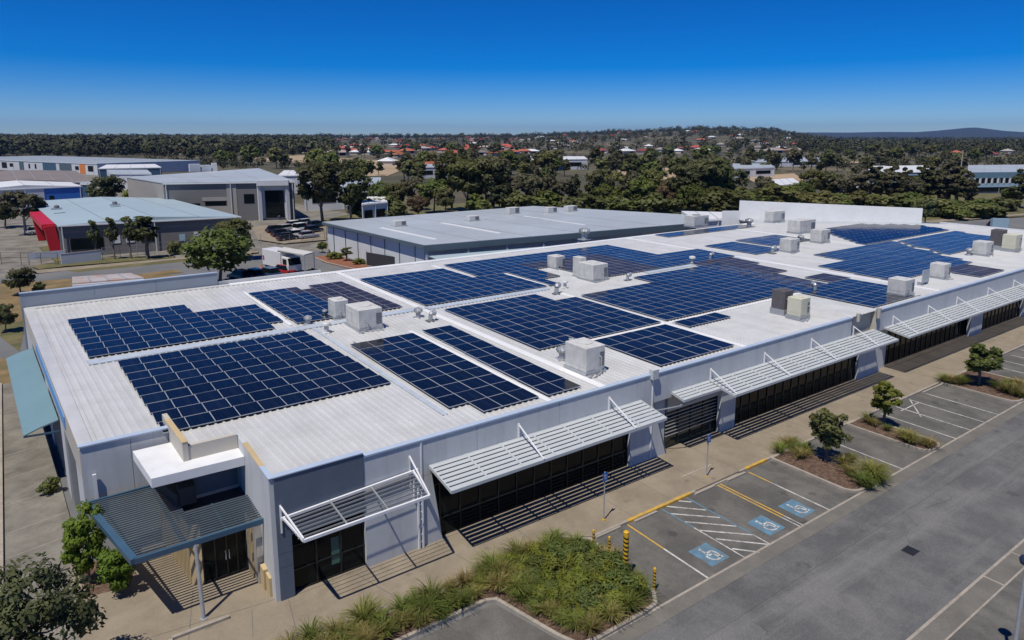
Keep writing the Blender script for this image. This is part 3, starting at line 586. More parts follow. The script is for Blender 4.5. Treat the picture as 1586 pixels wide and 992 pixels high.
# ---- louvred awnings
def awning(x0, x1, zb, zf, depth, stays, nbl=7, mat='alu', beams=2.05, fas=True):
    mb = MB(); 
    def pt(x, s, dz=0.0): return (x, -0.05 - s * depth, zb + (zf - zb) * s + dz)
    for i in range(nbl):
        s0 = i / nbl + 0.012; s1 = (i + 1) / nbl - 0.19 / nbl
        k = len(mb.v)
        mb.v += [pt(x0, s0), pt(x1, s0), pt(x1, s1), pt(x0, s1), pt(x0, s0, -0.03), pt(x1, s0, -0.03), pt(x1, s1, -0.03), pt(x0, s1, -0.03)]
        for fc in ((3, 2, 1, 0), (4, 5, 6, 7), (0, 1, 5, 4), (2, 3, 7, 6), (1, 2, 6, 5), (3, 0, 4, 7)): mb.f.append(tuple(k + q for q in fc)); mb.m.append(0)
    a = mb.build('awning', M[mat], bld)
    mb = MB()
    mb.bar(pt(x0, 1.0, -0.05), pt(x1, 1.0, -0.05), 0.05, 0.16); mb.bar(pt(x0, 0.0, -0.04), pt(x1, 0.0, -0.04), 0.05, 0.1)
    for xx in (x0, x1): mb.bar(pt(xx, 0, -0.05), pt(xx, 1, -0.05), 0.06, 0.16)
    n = max(1, round((x1 - x0) / beams))
    for i in range(1, n): xx = x0 + (x1 - x0) * i / n; mb.bar(pt(xx, 0, 0.012), pt(xx, 1, 0.012), 0.09, 0.05)
    mb.build('frame', M[mat], a)
    for xx in stays:
        mb = MB(); mb.bar((xx, -0.04, zb + 0.72), pt(xx, 0.97, 0.06), 0.07, 0.05); mb.bar((xx, -0.035, zb - 0.05), (xx, -0.035, zb + 0.78), 0.1, 0.07, up=(0, 1, 0)); mb.bar(pt(xx, 0.97, -0.1), pt(xx, 1.0, 0.1), 0.07, 0.1)
        mb.build('stay', M['white'], a)
    return a
awning(7.4, 21.9, 4.2, 3.8, 2.15, (12.8, 19.35)); awning(24.7, 28.3, 4.1, 3.88, 1.05, (), 4); awning(28.3, 49.4, 4.1, 3.72, 2.1, (28.5, 34.4, 40.3, 46.3))
awning(51.3, 71.0, 3.95, 3.6, 2.1, (52.8, 59.3, 65.2)); awning(71.05, 93.5, 3.95, 3.6, 2.1, (72.4, 79.0, 86.0)); awning(93.6, 116, 3.95, 3.6, 2.1, (94, 101, 108))
mb = MB(); mb.bar((23.05, -0.05, 3.2), (24.6, -0.85, 3.45), 0.05, 0.06); mb.bar((24.6, -0.85, 3.45), (28.2, -0.95, 3.62), 0.08, 0.1); mb.build('awning_bracket', M['galv'], bld)
# ---- pergola frame with thin blades
mb = MB(); zp = 3.78
mb.bar((0.2, -0.12, zp + 0.1), (6.75, -0.12, zp + 0.42), 0.1, 0.12); mb.bar((0.5, -2.1, zp), (6.3, -2.1, zp + 0.1), 0.1, 0.13)
for xa, xb in ((0.3, 0.5), (6.5, 6.3)): mb.bar((xa, -0.12, zp + (0.1 if xa < 3 else 0.4)), (xb, -2.1, zp + (0 if xa < 3 else 0.1)), 0.08, 0.1)
perg = mb.build('pergola_frame', M['white'], bld)
for xa, xb in ((2.35, 2.4), (4.3, 4.3)):
    mb = MB(); mb.bar((xa, -0.1, zp + 0.12 + xa * 0.045), (xb, -2.1, zp + 0.02), 0.05, 0.09); mb.build('crossbar', M['galv'], perg)
mb = MB()
for i in range(1, 7):
    s = i / 7; mb.bar((0.36, -0.12 - 1.98 * s, zp + 0.08 * (1 - s)), (6.4, -0.12 - 1.98 * s, zp + 0.1 + 0.3 * (1 - s)), 0.022, 0.07)
mb.build('blades', M['galv'], perg)
mb = MB(); mb.bar((6.35, -0.03, 4.98), (6.3, -2.1, zp + 0.12), 0.07, 0.06); mb.bar((6.35, -0.05, 3.4), (6.35, -0.05, 5.0), 0.07, 0.05, up=(0, 1, 0)); mb.build('stay', M['white'], perg)
mb = MB(); mb.bar((0.2, -0.05, 4.45), (0.5, -2.1, zp + 0.1), 0.07, 0.06); mb.bar((0.2, -0.08, 3.2), (0.2, -0.08, 4.5), 0.07, 0.05, up=(0, 1, 0)); mb.build('stay', M['white'], perg)
mb = MB(); mb.box(6.7, 6.78, -0.12, -0.02, 0.0, 3.0); mb.box(6.92, 7.0, -0.12, -0.02, 0.0, 3.0)
for i in range(7): mb.box(6.78, 6.92, -0.08, -0.05, 0.3 + i * 0.4, 0.36 + i * 0.4)
mb.build('channel_post', M['white'], bld)
mb = MB(); mb.box(6.72, 6.78, -0.1, -0.02, 2.2, 3.3); mb.box(6.5, 6.56, -0.1, -0.02, 2.6, 3.9); mb.build('wall_bracket', M['white'], bld)
# ---- entrance : recessed front with concrete fins, white slab, slatted canopy
wallpoly([(-6.5, ZB), (-4.45, ZB), (-4.45, 5.80), (-6.5, 5.80)], 8.0, 8.22, 'wall', 'wall_panel'); wallpoly([(-4.43, ZB), (-2.6, ZB), (-2.6, 5.80), (-4.43, 5.80)], 8.0, 8.22)
mb = MB(); mb.box(-6.56, -2.6, 7.93, 8.28, 5.80, 5.87); mb.build('parapet_cap', M['cap'], bld)
mb = MB(); mb.prism([(-2.85, 9.2), (-2.62, 9.2), (-2.4, 5.0), (-2.63, 5.0)], 4.6, 6.15); f1 = mb.build('concrete_fin', M['wall_beige'], bld)
mb = MB(); mb.prism([(-2.86, 8.4), (-2.60, 8.4), (-2.38, 4.98), (-2.64, 4.98)], 6.15, 6.17); mb.build('fin_cap', M['wall_tan'], f1)
mb = MB(); mb.box(-2.4, -0.22, 5.05, 5.28, 4.6, 5.92); mb.build('upstand_wall', M['wall_beige'], bld)
mb = MB(); mb.xz([(-2.9, 2.6), (0.0, 2.6), (0.0, 5.0), (-2.9, 5.0)], 5.3, 5.5); mb.build('recess_wall', M['wall_beige'], bld)
mb = MB(); mb.box(-2.9, -0.3, 5.24, 5.30, 3.3, 4.15); mb.build('recess_panel', M['wall_dark'], bld)
mb = MB(); mb.prism([(-0.2, 0.14), (0.0, 0.14), (0.0, 5.5), (-0.2, 5.5)], ZB, 5.78); f2 = mb.build('return_wall', M['wall'], bld)
mb = MB(); mb.prism([(-0.21, 1.3), (0.03, 1.3), (0.03, 4.2), (-0.21, 4.2)], 5.78, 5.80); mb.build('fin_cap', M['wall_tan'], f2); 
mb = MB(); mb.prism([(-0.22, -0.06), (0.0, -0.06), (0.0, 1.3), (-0.22, 1.3)], 5.78, 5.82); mb.build('fin_cap', M['cap'], f2)
mb = MB(); mb.prism([(-0.19, 0.0), (-0.0, 0.0), (-0.0, 0.14), (-0.19, 0.14)], ZB, 5.779); mb.build('return_nose', M['wall'], f2)
mb = MB(); mb.prism([(-4.42, 7.6), (-4.1, 4.1), (-0.21, 3.95), (-0.21, 5.04), (-2.64, 5.1), (-2.75, 7.6)], 4.78, 5.22); mb.build('entrance_slab', M['white'], bld)
# vestibule
mb = MB(); mb.prism([(-2.95, 3.4), (-2.5, 3.1), (-2.5, 5.3), (-3.2, 8.0), (-3.5, 8.0)], ZB, 3.0); mb.build('vestibule_wall', M['wall_tan'], bld)
mb = MB(); mb.xz([(-2.5, 0.02), (-0.55, 0.02), (-0.55, 2.9), (-2.5, 2.9)], 3.2, 3.25); d = mb.build('entrance_door', M['glass'], bld)
mb = MB()
for xx in (-2.47, -1.95, -1.45, -1.0, -0.58): mb.box(xx - 0.03, xx + 0.03, 3.13, 3.195, 0.02, 2.9)
for z in (0.05, 2.1, 2.87): mb.box(-2.5, -0.55, 3.135, 3.19, z - 0.03, z + 0.03)
mb.build('frame', M['black'], d)
mb = MB(); mb.box(-1.53, -1.5, 3.03, 3.12, 0.9, 1.3); mb.box(-1.38, -1.35, 3.03, 3.12, 0.9, 1.3); mb.build('handle', M['galv'], d)
for i, (xa, ya) in enumerate(((-0.55, 2.9), (-0.47, 2.3), (-0.39, 1.7), (-0.31, 1.1))):
    mb = MB(); mb.box(xa, -0.2, ya - 0.6, ya - 0.05, ZB, 3.0 if i < 2 else 1.0 + (2 - i) * 0.1); mb.build('stepped_return', M['wall_tan'] if i != 1 else M['wall_beige'], bld)
mb = MB(); mb.box(-0.55, -0.2, 2.9, 3.2, ZB, 3.0); mb.build('stepped_return', M['wall_beige'], bld)
mb = MB(); mb.box(-2.95, 0.0, 3.3, 8.0, 3.0, 3.1); mb.build('vestibule_roof', M['dark'], bld)
# slatted entrance canopy
zc = 3.28
cp = [(-6.5, 7.35), (-5.25, 1.2), (-0.02, 1.25), (-0.02, 4.1)]
mb = MB()
def seg(mb, a, b, w, h, z): mb.bar((a[0], a[1], z), (b[0], b[1], z), w, h)
seg(mb, cp[0], cp[1], 0.28, 0.24, zc); seg(mb, cp[1], cp[2], 0.1, 0.24, zc); seg(mb, cp[2], cp[3], 0.1, 0.2, zc); seg(mb, cp[0], (-3.3, 7.45), 0.12, 0.2, zc)
can = mb.build('entrance_canopy', M['canopy'], bld)
mb = MB(); y = 1.45
while y < 7.4:
    t = (y - 1.2) / 6.15; xl = -5.25 - 1.25 * t + 0.1; xr = -0.06 if y < 4.0 else -2.95
    mb.bar((xl, y, zc + 0.02), (xr, y, zc + 0.02), 0.075, 0.05); y += 0.2
mb.build('slats', M['canopy_slat'], can)
mb = MB()
for xa, xb in ((-5.0, -6.0), (-3.4, -3.8), (-1.7, -1.75)): mb.bar((xa, 1.25, zc - 0.06), (xb, 4.1 if xa > -2 else 7.3, zc - 0.06), 0.07, 0.1)
mb.build('crossbeams', M['canopy'], can)
mb = MB(); mb.prism([(-3.75, 7.3), (-3.1, 4.6), (-2.5, 4.6), (-2.9, 7.3)], zc + 0.06, zc + 0.6); mb.box(-3.0, -2.3, 4.5, 5.2, zc + 0.06, zc + 0.9); mb.build('plant_platform', M['dark'], can)
mb = MB(); mb.tube((-3.0, 0.75, 0.0), (-3.0, 1.2, zc - 0.1), 0.085, 0.075, 14); mb.tube((-3.0, 0.75, 0.0), (-3.0, 0.75, 0.03), 0.16, 0.16, 12); mb.build('canopy_pole', M['galv'], bld, smooth=False)
for xx, yy, zt in ((-6.05, 7.88, 4.4), (0.02, 1.35, 4.1)):
    mb = MB(); mb.bar((xx, yy, zc - 0.1), (xx, yy, zt), 0.16, 0.1, up=(0, 1, 0)); mb.build('canopy_post', M['white'], bld)
# left side wall with windows and the two-tone sheet awning
def lx(y): return -6.5 - (y - 8.0) * 0.0615
mb = MB(); mb.prism([(lx(8.23), 8.23), (lx(8.23) + 0.2, 8.25), (lx(42.4) + 0.2, 42.4), (lx(42.4), 42.4)], 4.1, ZR + 0.06); mb.build('side_wall', M['wall_beige'], bld)
for ya, yb in ((8.23, 10.6), (15.5, 17.5), (24, 26), (36, 42.4)):
    mb = MB(); mb.prism([(lx(ya), ya), (lx(ya) + 0.2, ya + 0.01), (lx(yb) + 0.2, yb), (lx(yb), yb)], ZB, 4.1); mb.build('side_wall', M['wall'], bld)
for ya, yb in ((10.6, 15.5), (17.5, 24), (26, 36)):
    mb = MB(); mb.prism([(lx(ya) + 0.14, ya), (lx(ya) + 0.19, ya), (lx(yb) + 0.19, yb), (lx(yb) + 0.14, yb)], ZB, 4.1); g = mb.build('window', M['glass'], bld)
    mb = MB()
    for y in np.arange(ya + 0.05, yb, 1.25): mb.box(lx(y) + 0.02, lx(y) + 0.13, y - 0.04, y + 0.04, 0, 4.1)
    mb.build('frame', M['galv'], g)
mb = MB(); mb.prism([(lx(14) - 0.05, 14), (lx(14) - 0.004, 14), (lx(31) - 0.004, 31), (lx(31) - 0.05, 31)], 4.6, 5.3); mb.build('blue_band', M['blue_trim'], bld)
mb = MB(); xo = -1.75
for (ya, yb) in ((18.2, 35.8),):
    k = len(mb.v); a, b = lx(ya), lx(yb)
    for z0, z1, m0 in ((0, 0, 0),):
        mid = 0.55
        mb.poly([(a - 0.02, ya, 3.75), (a + xo * mid, ya, 3.5), (b + xo * mid, yb, 3.5), (b - 0.02, yb, 3.75)][::-1]); mb.poly([(a + xo * mid, ya, 3.5), (a + xo, ya, 3.2), (b + xo, yb, 3.2), (b + xo * mid, yb, 3.5)][::-1])
        mb.poly([(a - 0.02, ya, 3.67), (a + xo * mid, ya, 3.42), (b + xo * mid, yb, 3.42), (b - 0.02, yb, 3.67)]); mb.poly([(a + xo * mid, ya, 3.42), (a + xo, ya, 3.12), (b + xo, yb, 3.12), (b + xo * mid, yb, 3.42)])
        mb.poly([(a - 0.02, ya, 3.67), (a - 0.02, ya, 3.75), (a + xo * mid, ya, 3.5), (a + xo * mid, ya, 3.42)][::-1]); mb.poly([(a + xo * mid, ya, 3.42), (a + xo * mid, ya, 3.5), (a + xo, ya, 3.2), (a + xo, ya, 3.12)][::-1])
        mb.poly([(a + xo, ya, 3.12), (a + xo, ya, 3.2), (b + xo, yb, 3.2), (b + xo, yb, 3.12)])
sa = mb.build('side_awning', M['side_awn'], bld)
mb = MB(); mb.bar((lx(18.3), 18.25, 3.0), (lx(18.3) + xo, 18.25, 3.1), 0.08, 0.1); mb.bar((lx(27), 27, 3.0), (lx(27) + xo, 27, 3.1), 0.08, 0.1); mb.build('bracket', M['canopy'], sa)
for y in (20, 24, 28, 32):
    pass
# back parapet wall and the tall white end wall
mb = MB(); mb.prism([(-8.77, 42.5), (-3.36, 42.5), (-3.36, 42.75), (-8.77, 42.75)], ZB, 6.85); mb.prism([(-3.34, 42.5), (1.6, 42.5), (1.6, 42.75), (-3.34, 42.75)], ZB, 6.85); mb.prism([(1.62, 42.5), (7.0, 42.5), (7.0, 42.75), (1.62, 42.75)], ZB, 6.85)
mb.build('back_parapet', M['wall_back'], bld)
mb = MB(); mb.box(-8.82, 7.05, 42.44, 42.8, 6.85, 6.92); mb.build('parapet_cap', M['cap'], bld)
mb = MB(); mb.box(7.02, 17.4, 42.55, 42.75, ZB, 5.95); mb.box(17.4, 92, 42.55, 42.75, ZB, 5.5); mb.build('back_wall', M['wall'], bld)
mb = MB(); mb.prism([(94.8, 47.1), (116.2, 26.2), (116.5, 26.5), (95.1, 47.4)], ZB, [8.9, 8.0, 8.0, 8.9]); mb.prism([(92.3, 48.5), (94.75, 47.0), (94.9, 47.3), (92.4, 48.9)], ZB, 7.1); mb.build('end_wall', M['flash'], bld)
mb = MB(); mb.prism([(92, 42.3), (94.8, 47.0), (116.2, 26.2), (XE, 22)], ZR - 0.1, ZR + 0.03); mb.build('end_roof', M['roof_far'], bld)
mb = MB(); mb.prism([(117.7, 0.2), (XE, 0.2), (XE, 24), (117.7, 24)], ZB, 5.8); mb.build('end_parapet', M['white'], bld)

# ================================================================== SOLAR PANELS
# every array: plan polygon, cell size, stagger per row, reflection tint, words for its label
PX, PY = 1.215, 1.5
def inside(x, y, pl):
    c = False
    for i in range(len(pl)):
        (x0, y0), (x1, y1) = pl[i - 1], pl[i]
        if (y0 > y) != (y1 > y) and x < (x1 - x0) * (y - y0) / (y1 - y0) + x0: c = not c
    return c
ARR = [  # name, x0, y0, cols, rows, dx, dy, stagger, polygon or None, brown-reflection test, description
    ('A', -3.05, 7.75, 10, 9, 1.215, 1.53, -0.075, None, None, 'big front array by entrance'),
    ('B', -5.15, 23.5, 11, 7, 1.215, 1.70, -0.10, lambda i, j: not (j >= 5 and i >= 7) and not (j == 0 and i == 10), None, 'notched array behind ridge strip'),
    ('C', 10.0, 0.95, 4, 10, 1.22, 1.53, 0.0, lambda i, j: not (i == 0 and j == 0), None, 'four-wide front array'),
    ('D', 15.45, 0.8, 2, 10, 1.22, 1.56, 0.03, None, None, 'narrow two-wide array'),
    ('E', 20.15, 7.75, 10, 9, 1.2, 1.48, 0.015, lambda i, j: not (j >= 7 and i >= 8), None, 'large square central array'),
    ('G', 24.4, 0.65, 6, 4, 1.24, 1.62, 0.03, None, None, 'small array at front edge'),
    ('g', 32.9, 5.6, 4, 1, 1.26, 1.6, 0.0, None, None, 'single short row'),
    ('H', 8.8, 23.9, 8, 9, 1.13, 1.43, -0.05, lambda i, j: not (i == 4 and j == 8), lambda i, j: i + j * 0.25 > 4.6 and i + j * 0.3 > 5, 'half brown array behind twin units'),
    ('F', 32.9, 7.9, 19, 9, 1.205, 1.5, 0.03, lambda i, j: not (j >= 7 and i < 8), None, 'widest blue mid-roof array'),
    ('I', 19.6, 23.2, 11, 9, 1.22, 1.52, -0.03, lambda i, j: not (j >= 5 and i >= 8), None, 'blue back array by white flashing'),
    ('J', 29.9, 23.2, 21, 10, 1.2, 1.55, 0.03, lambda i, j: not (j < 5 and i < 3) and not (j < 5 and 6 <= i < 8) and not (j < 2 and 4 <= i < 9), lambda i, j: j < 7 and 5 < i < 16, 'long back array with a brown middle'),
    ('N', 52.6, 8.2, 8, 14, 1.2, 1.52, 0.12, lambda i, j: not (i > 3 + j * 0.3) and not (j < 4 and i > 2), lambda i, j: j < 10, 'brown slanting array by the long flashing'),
    ('O', 50.6, 0.6, 8, 5, 1.2, 1.5, 0.0, lambda i, j: not (j == 0 and i > 5), None, 'blue front array beside the cream unit'),
    ('o', 57.2, 8.2, 3, 2, 1.2, 1.5, 0.0, None, lambda i, j: True, 'small brown patch'),
    ('P', 65.4, 22.7, 5, 5, 1.2, 1.6, 0.0, None, None, 'far blue block'),
    ('Q', 72.8, 25.4, 8, 4, 1.2, 1.5, 0.0, None, None, 'far blue block'),
    ('K', 63.2, 4.9, 22, 9, 1.2, 1.5, 0.18, lambda i, j: 64.4 + 1.2 * i + 0.18 * j <= 81.6 + (0.25 + 1.5 * j) * 0.68 and not (j >= 6 and 63.2 + 1.2 * i + 0.18 * j < 69.8), None, 'far large blue array'),
    ('k', 81.2, 8.9, 23, 6, 1.2, 1.5, 0.18, lambda i, j: 81.2 + 1.2 * i + 0.18 * j >= 81.7 + (4.25 + 1.5 * j) * 0.68 and 81.2 + 1.2 * i + 0.18 * j < 104.2 + 1.5 * j * 0.46, None, 'far paler array'),
    ('L', 82.8, 18.9, 25, 8, 1.2, 1.5, 0.0, lambda i, j: inside(83.4 + 1.2 * i, 19.65 + 1.5 * j, [(94, 30.6), (104.6, 31), (111.5, 25.1), (108.9, 19), (83.3, 18.6), (86.3, 22.9)]), None, 'farthest array'),
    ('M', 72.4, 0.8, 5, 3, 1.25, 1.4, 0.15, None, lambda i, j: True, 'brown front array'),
    ('S', 67.8, 39.0, 17, 2, 1.2, 1.4, 0.0, None, None, 'thin back row'),
]
def panel_mesh(dx, dy, nm):
    g = 0.004; fr = 0.015
    f = MB(); x0, x1, y0, y1 = g, dx - g, g, dy - g
    for a in ((x0, x1, y0, y0 + fr), (x0, x1, y1 - fr, y1), (x0, x0 + fr, y0 + fr, y1 - fr), (x1 - fr, x1, y0 + fr, y1 - fr)): f.box(*a, 0.0, 0.042)
    l = MB(); l.box(x0 + fr, x1 - fr, y0 + fr, y1 - fr, 0.006, 0.036)
    return f, l
cells = []
for name, x0, y0, nx, ny, dx, dy, sg, ok, br, words in ARR:
    for j in range(ny):
        for i in range(nx):
            if ok and not ok(i, j): continue
            xx = x0 + i * dx + j * sg; yy = y0 + j * dy
            c = np.array([xx + dx / 2, yy + dy / 2, ZR + 0.2]); d = float(np.linalg.norm(c - CAM))
            cells.append((dx * dy * (CAM[2] - c[2]) / d ** 3, name, i, j, nx, ny, xx, yy, dx, dy, bool(br and br(i, j)), words))
cells.sort(key=lambda c: -c[0])
meshes = {}
ZPV = ZR + 0.14
def pmesh(dx, dy, brown):
    k = (dx, dy, brown)
    if k not in meshes:
        f, l = panel_mesh(dx, dy, 'panel'); meshes[k] = (l.mesh('solar_panel', M['pv_brown_reflection' if brown else 'pv']), f.mesh('frame', M['frame']))
    return meshes[k]
near, rest = cells[:300], cells[300:]
def nth(k, n): return ORD[k]
for _, name, i, j, nx, ny, xx, yy, dx, dy, brown, words in near:
    l, f = pmesh(dx, dy, brown)
    o = bpy.data.objects.new('solar_panel', l); COL.objects.link(o); o.location = (xx, yy, ZPV); o.rotation_euler = (rnd.gauss(0, 0.006), rnd.gauss(0, 0.006), 0)
    tag(o, 'navy solar panel %s along %s row of the %s' % (ORD[i], ORD[j], words), 'solar panel', 'solar panels on the white roof')
    if brown: o['label'] = o['label'].replace('navy', 'brown-reflecting')
    c = bpy.data.objects.new('frame', f); COL.objects.link(c); c.parent = o
mb = MB()
for _, name, i, j, nx, ny, xx, yy, dx, dy, brown, words in rest:
    g, fr = 0.004, 0.014
    k = len(mb.v); mb.box(xx + g + fr, xx + dx - g - fr, yy + g + fr, yy + dy - g - fr, ZPV + 0.006, ZPV + 0.036, 1 if brown else 0)
    ta, tb = rnd.gauss(0, 0.005) + (0.035 if name == 'L' else 0), rnd.gauss(0, 0.005) + (0.045 if name == 'L' else 0); mb.v[k:] = [(v[0], v[1], v[2] + ta * (v[0] - xx - dx / 2) + tb * (v[1] - yy - dy / 2)) for v in mb.v[k:]]
    xa, xb, ya, yb = xx + g, xx + dx - g, yy + g, yy + dy - g
    for a in ((xa, xb, ya, ya + fr), (xa, xb, yb - fr, yb), (xa, xa + fr, ya + fr, yb - fr), (xb - fr, xb, ya + fr, yb - fr)): mb.box(*a, ZPV, ZPV + 0.042, 2)
o = mb.build('solar_panels', [M['pv'], M['pv_brown_reflection'], M['frame']])
tag(o, 'farther rows of blue and brown-reflecting solar panels across the rest of the roof', 'solar panels', 'solar panels on the white roof', 'stuff')
# mounting rails and clamps under the front edges
# ================================================================== ROOFTOP PLANT
ZT = ZR + 0.03
def hvac(px_, w, d, h, label, mat='ac', rz=0.0, coil_side=1, base=0.22, dark_top=False, grp='air conditioning units on the roof'):
    q = at(px_[0], px_[1], ZR)
    o = lthing('air_conditioning_unit', label, 'air conditioner', (q[0], q[1], ZT), grp, rz)
    mb = MB(); mb.box(-w / 2 - 0.06, w / 2 + 0.06, -0.06, d + 0.06, 0, base); part(mb, 'base_frame', M['galv'], o)
    mb = MB(); mb.box(-w / 2, w / 2, 0, d, base, base + h); c = part(mb, 'casing', M[mat], o, bevel=0.03)
    mb = MB()
    for i in range(6):
        z = base + h * (0.18 + 0.1 * i); mb.box(w / 2 * 0.45, w / 2 - 0.08, -0.02, -0.002, z, z + h * 0.06)
    part(mb, 'louvre', M['grille'], o)
    mb = MB(); mb.box(w / 2 + 0.002, w / 2 + 0.02, d * 0.12, d * 0.88, base + h * 0.15, base + h * 0.85); part(mb, 'coil_grille', M['grille'], o)
    mb = MB(); mb.box(-w / 2 - 0.015, -w / 2 - 0.002, d * 0.1, d * 0.5, base + h * 0.2, base + h * 0.8); mb.box(-w / 2 - 0.015, -w / 2 - 0.002, d * 0.54, d * 0.92, base + h * 0.2, base + h * 0.8)
    mb.box(-w / 2 + 0.1, -0.02, -0.014, -0.002, base + h * 0.08, base + h * 0.92); part(mb, 'access_panel', M[mat], o)
    mb = MB(); zt = base + h * rnd.uniform(0.3, 0.6); sx = rnd.choice((-1, 1)); xo = w / 2 * rnd.uniform(0.2, 0.7) * sx
    mb.tube((xo, 0.0, zt), (xo, -0.16, zt), 0.05, n=8); mb.tube((xo, -0.16, zt + 0.03), (xo, -0.16, 0.05), 0.045, n=8); mb.tube((xo, -0.16, 0.06), (xo - sx * rnd.uniform(0.6, 1.5), -0.5, 0.06), 0.045, n=8)
    part(mb, 'pipe', M['galv'], o)
    mb = MB(); mb.box(-w / 2 - 0.1, -w / 2 + 0.25, -0.35, -0.1, 0, 0.1); part(mb, 'junction_box', M['galv'], o)
    mb = MB(); mb.tube((0, d * 0.55, base + h), (0, d * 0.55, base + h + 0.05), min(w, d) * 0.34, n=20); part(mb, 'fan_guard', M['grille'] if dark_top else M[mat], o)
    return o
hvac((530, 495), 1.15, 1.5, 1.3, 'small white box unit behind the largest front rooftop unit')
hvac((575, 513), 1.9, 2.6, 1.45, 'largest white box unit, beside a smaller one at left of the roof')
hvac((868, 417), 1.35, 1.5, 1.25, 'lone small white cube unit amid brown panels at the back', base=0.14)
hvac((903, 431), 0.8, 1.2, 2.0, 'narrow upright unit with twin fans against a wide white unit', base=0.12)
hvac((930, 436), 2.0, 2.4, 1.6, 'wide white unit between two panel arrays, narrow unit on its left', base=0.12)
hvac((922, 581), 1.55, 2.0, 1.55, 'white unit nearest the front parapet, right of two cowls')
hvac((1220, 489), 1.15, 1.2, 1.55, 'dark brown condenser on a grey plinth, left of a cream unit', mat='ac_dark', base=0.5)
hvac((1246, 496), 1.3, 1.2, 1.45, 'cream unit right of the dark brown condenser', mat='ac_cream', base=0.3)
hvac((1231, 392), 1.9, 1.6, 1.5, 'grey white unit with a top duct between far blue arrays')
hvac((1250, 362), 4.2, 2.0, 1.8, 'long pale unit in front of the tall white end wall')
hvac((1278, 377), 2.2, 1.6, 1.6, 'pale unit just right of and below the long pale unit')
hvac((1206, 345), 3.4, 1.6, 1.7, 'low wide unit at the foot of the white end wall')
hvac((1408, 460), 1.7, 1.6, 1.35, 'pale unit with pipework beside the front blue array')
hvac((1466, 433), 1.5, 1.4, 1.35, 'pale unit near the front edge beside the brown front array')
hvac((1532, 397), 1.9, 1.6, 1.5, 'pale unit with fan cowls left of the far dark condenser')
hvac((1553, 388), 1.6, 1.3, 2.0, 'far dark condenser near the right end of the roof', mat='ac_dark', base=0.6)
hvac((1576, 391), 2.0, 1.5, 1.8, 'far cream unit right of the far dark condenser', mat='ac_cream', base=0.4)
hvac((1086, 352), 3.6, 2.0, 1.6, 'grey unit on the back edge in front of the long shed', dark_top=True)
def turbine(px_, label, s=1.0):
    q = at(px_[0], px_[1], ZR); o = lthing('turbine_vent', label, 'roof vent', (q[0], q[1], ZT), 'ventilators on the roof', rnd.random() * 3, s)
    mb = MB(); mb.box(-0.32, 0.32, -0.32, 0.32, 0, 0.05); mb.lathe([(0.2, 0.05), (0.2, 0.35)], 14); part(mb, 'base', M['galv'], o)
    mb = MB()
    for i in range(14):
        t = 2 * math.pi * i / 14
        prof = [(0.2, 0.36), (0.32, 0.46), (0.36, 0.58), (0.3, 0.70), (0.12, 0.78)]
        for (r0, z0), (r1, z1) in zip(prof, prof[1:]):
            a, b = t, t + 0.36
            mb.poly([(r0 * math.cos(a), r0 * math.sin(a), z0), (r0 * 1.06 * math.cos(b), r0 * 1.06 * math.sin(b), z0), (r1 * 1.06 * math.cos(b), r1 * 1.06 * math.sin(b), z1), (r1 * math.cos(a), r1 * math.sin(a), z1)])
    mb.lathe([(0.14, 0.78), (0.02, 0.80)], 12); part(mb, 'globe', M['galv'], o)
def cowl(px_, label, s=1.0, rz=0.0):
    q = at(px_[0], px_[1], ZR); o = lthing('exhaust_cowl', label, 'roof vent', (q[0], q[1], ZT), 'ventilators on the roof', rz, s)
    mb = MB(); mb.box(-0.34, 0.34, -0.3, 0.3, 0, 0.06); part(mb, 'base', M['grille'], o)
    mb = MB(); mb.tube((0, 0, 0.05), (0, 0, 0.5), 0.17, n=12); mb.tube((0, 0, 0.5), (0.16, 0, 0.66), 0.19, n=12); mb.tube((0.16, 0, 0.66), (0.42, 0, 0.62), 0.19, 0.25, 12); part(mb, 'duct', M['galv'], o)
def flue(px_, label, s=1.0):
    q = at(px_[0], px_[1], ZR); o = lthing('flue', label, 'roof vent', (q[0], q[1], ZT), 'ventilators on the roof', 0, s)
    mb = MB(); mb.lathe([(0.3, 0), (0.3, 0.04), (0.16, 0.06), (0.16, 0.5)], 14); part(mb, 'pipe', M['ac'], o)
    mb = MB(); mb.lathe([(0.1, 0.5), (0.3, 0.54), (0.28, 0.66), (0.2, 0.72)], 14); part(mb, 'cap', M['ac'], o)
flue((506, 516), 'white capped flue at the corner of the big front array', 1.1)
turbine((477, 503), 'turbine vent at the end of the notched rear array', 0.9); turbine((503, 489), 'turbine vent left of the twin white units', 0.6)
turbine((648, 492), 'left one of the pair of turbine vents behind the narrow array', 1.0); cowl((667, 498), 'right one of the pair behind the narrow array, a bent cowl', 1.0)
turbine((871, 557), 'turbine vent left of the front white unit', 1.15); cowl((893, 547), 'bent cowl standing behind the front white unit', 1.2, 2.6)
cowl((862, 456), 'bent cowl in the notch of the large square array', 1.2, 0.6); flue((875, 447), 'flue beside the wide white unit near the square array', 1.0); turbine((905, 372), 'mushroom vent at the back roof edge before the shed', 2.2)
flue((1072, 410), 'short flue between the widest blue array and brown array', 1.3); cowl((1100, 403), 'cowl at the tip of the brown slanting array', 1.0)
turbine((1160, 352), 'vent on the far back edge in front of thin panels', 1.8); cowl((1262, 452), 'cowl behind the dark brown condenser', 1.0, 1.0); turbine((1387, 455), 'vent with pipework left of the front pale unit', 1.0)
turbine((1500, 396), 'vent behind the far paler array', 1.2); cowl((972, 435), 'small cowl right of the wide white unit', 0.9); cowl((1196, 394), 'small cowl left of the top-ducted unit', 1.2); turbine((1240, 375), 'vent above the top-ducted unit', 1.2)
q = at(1433, 442, ZR)
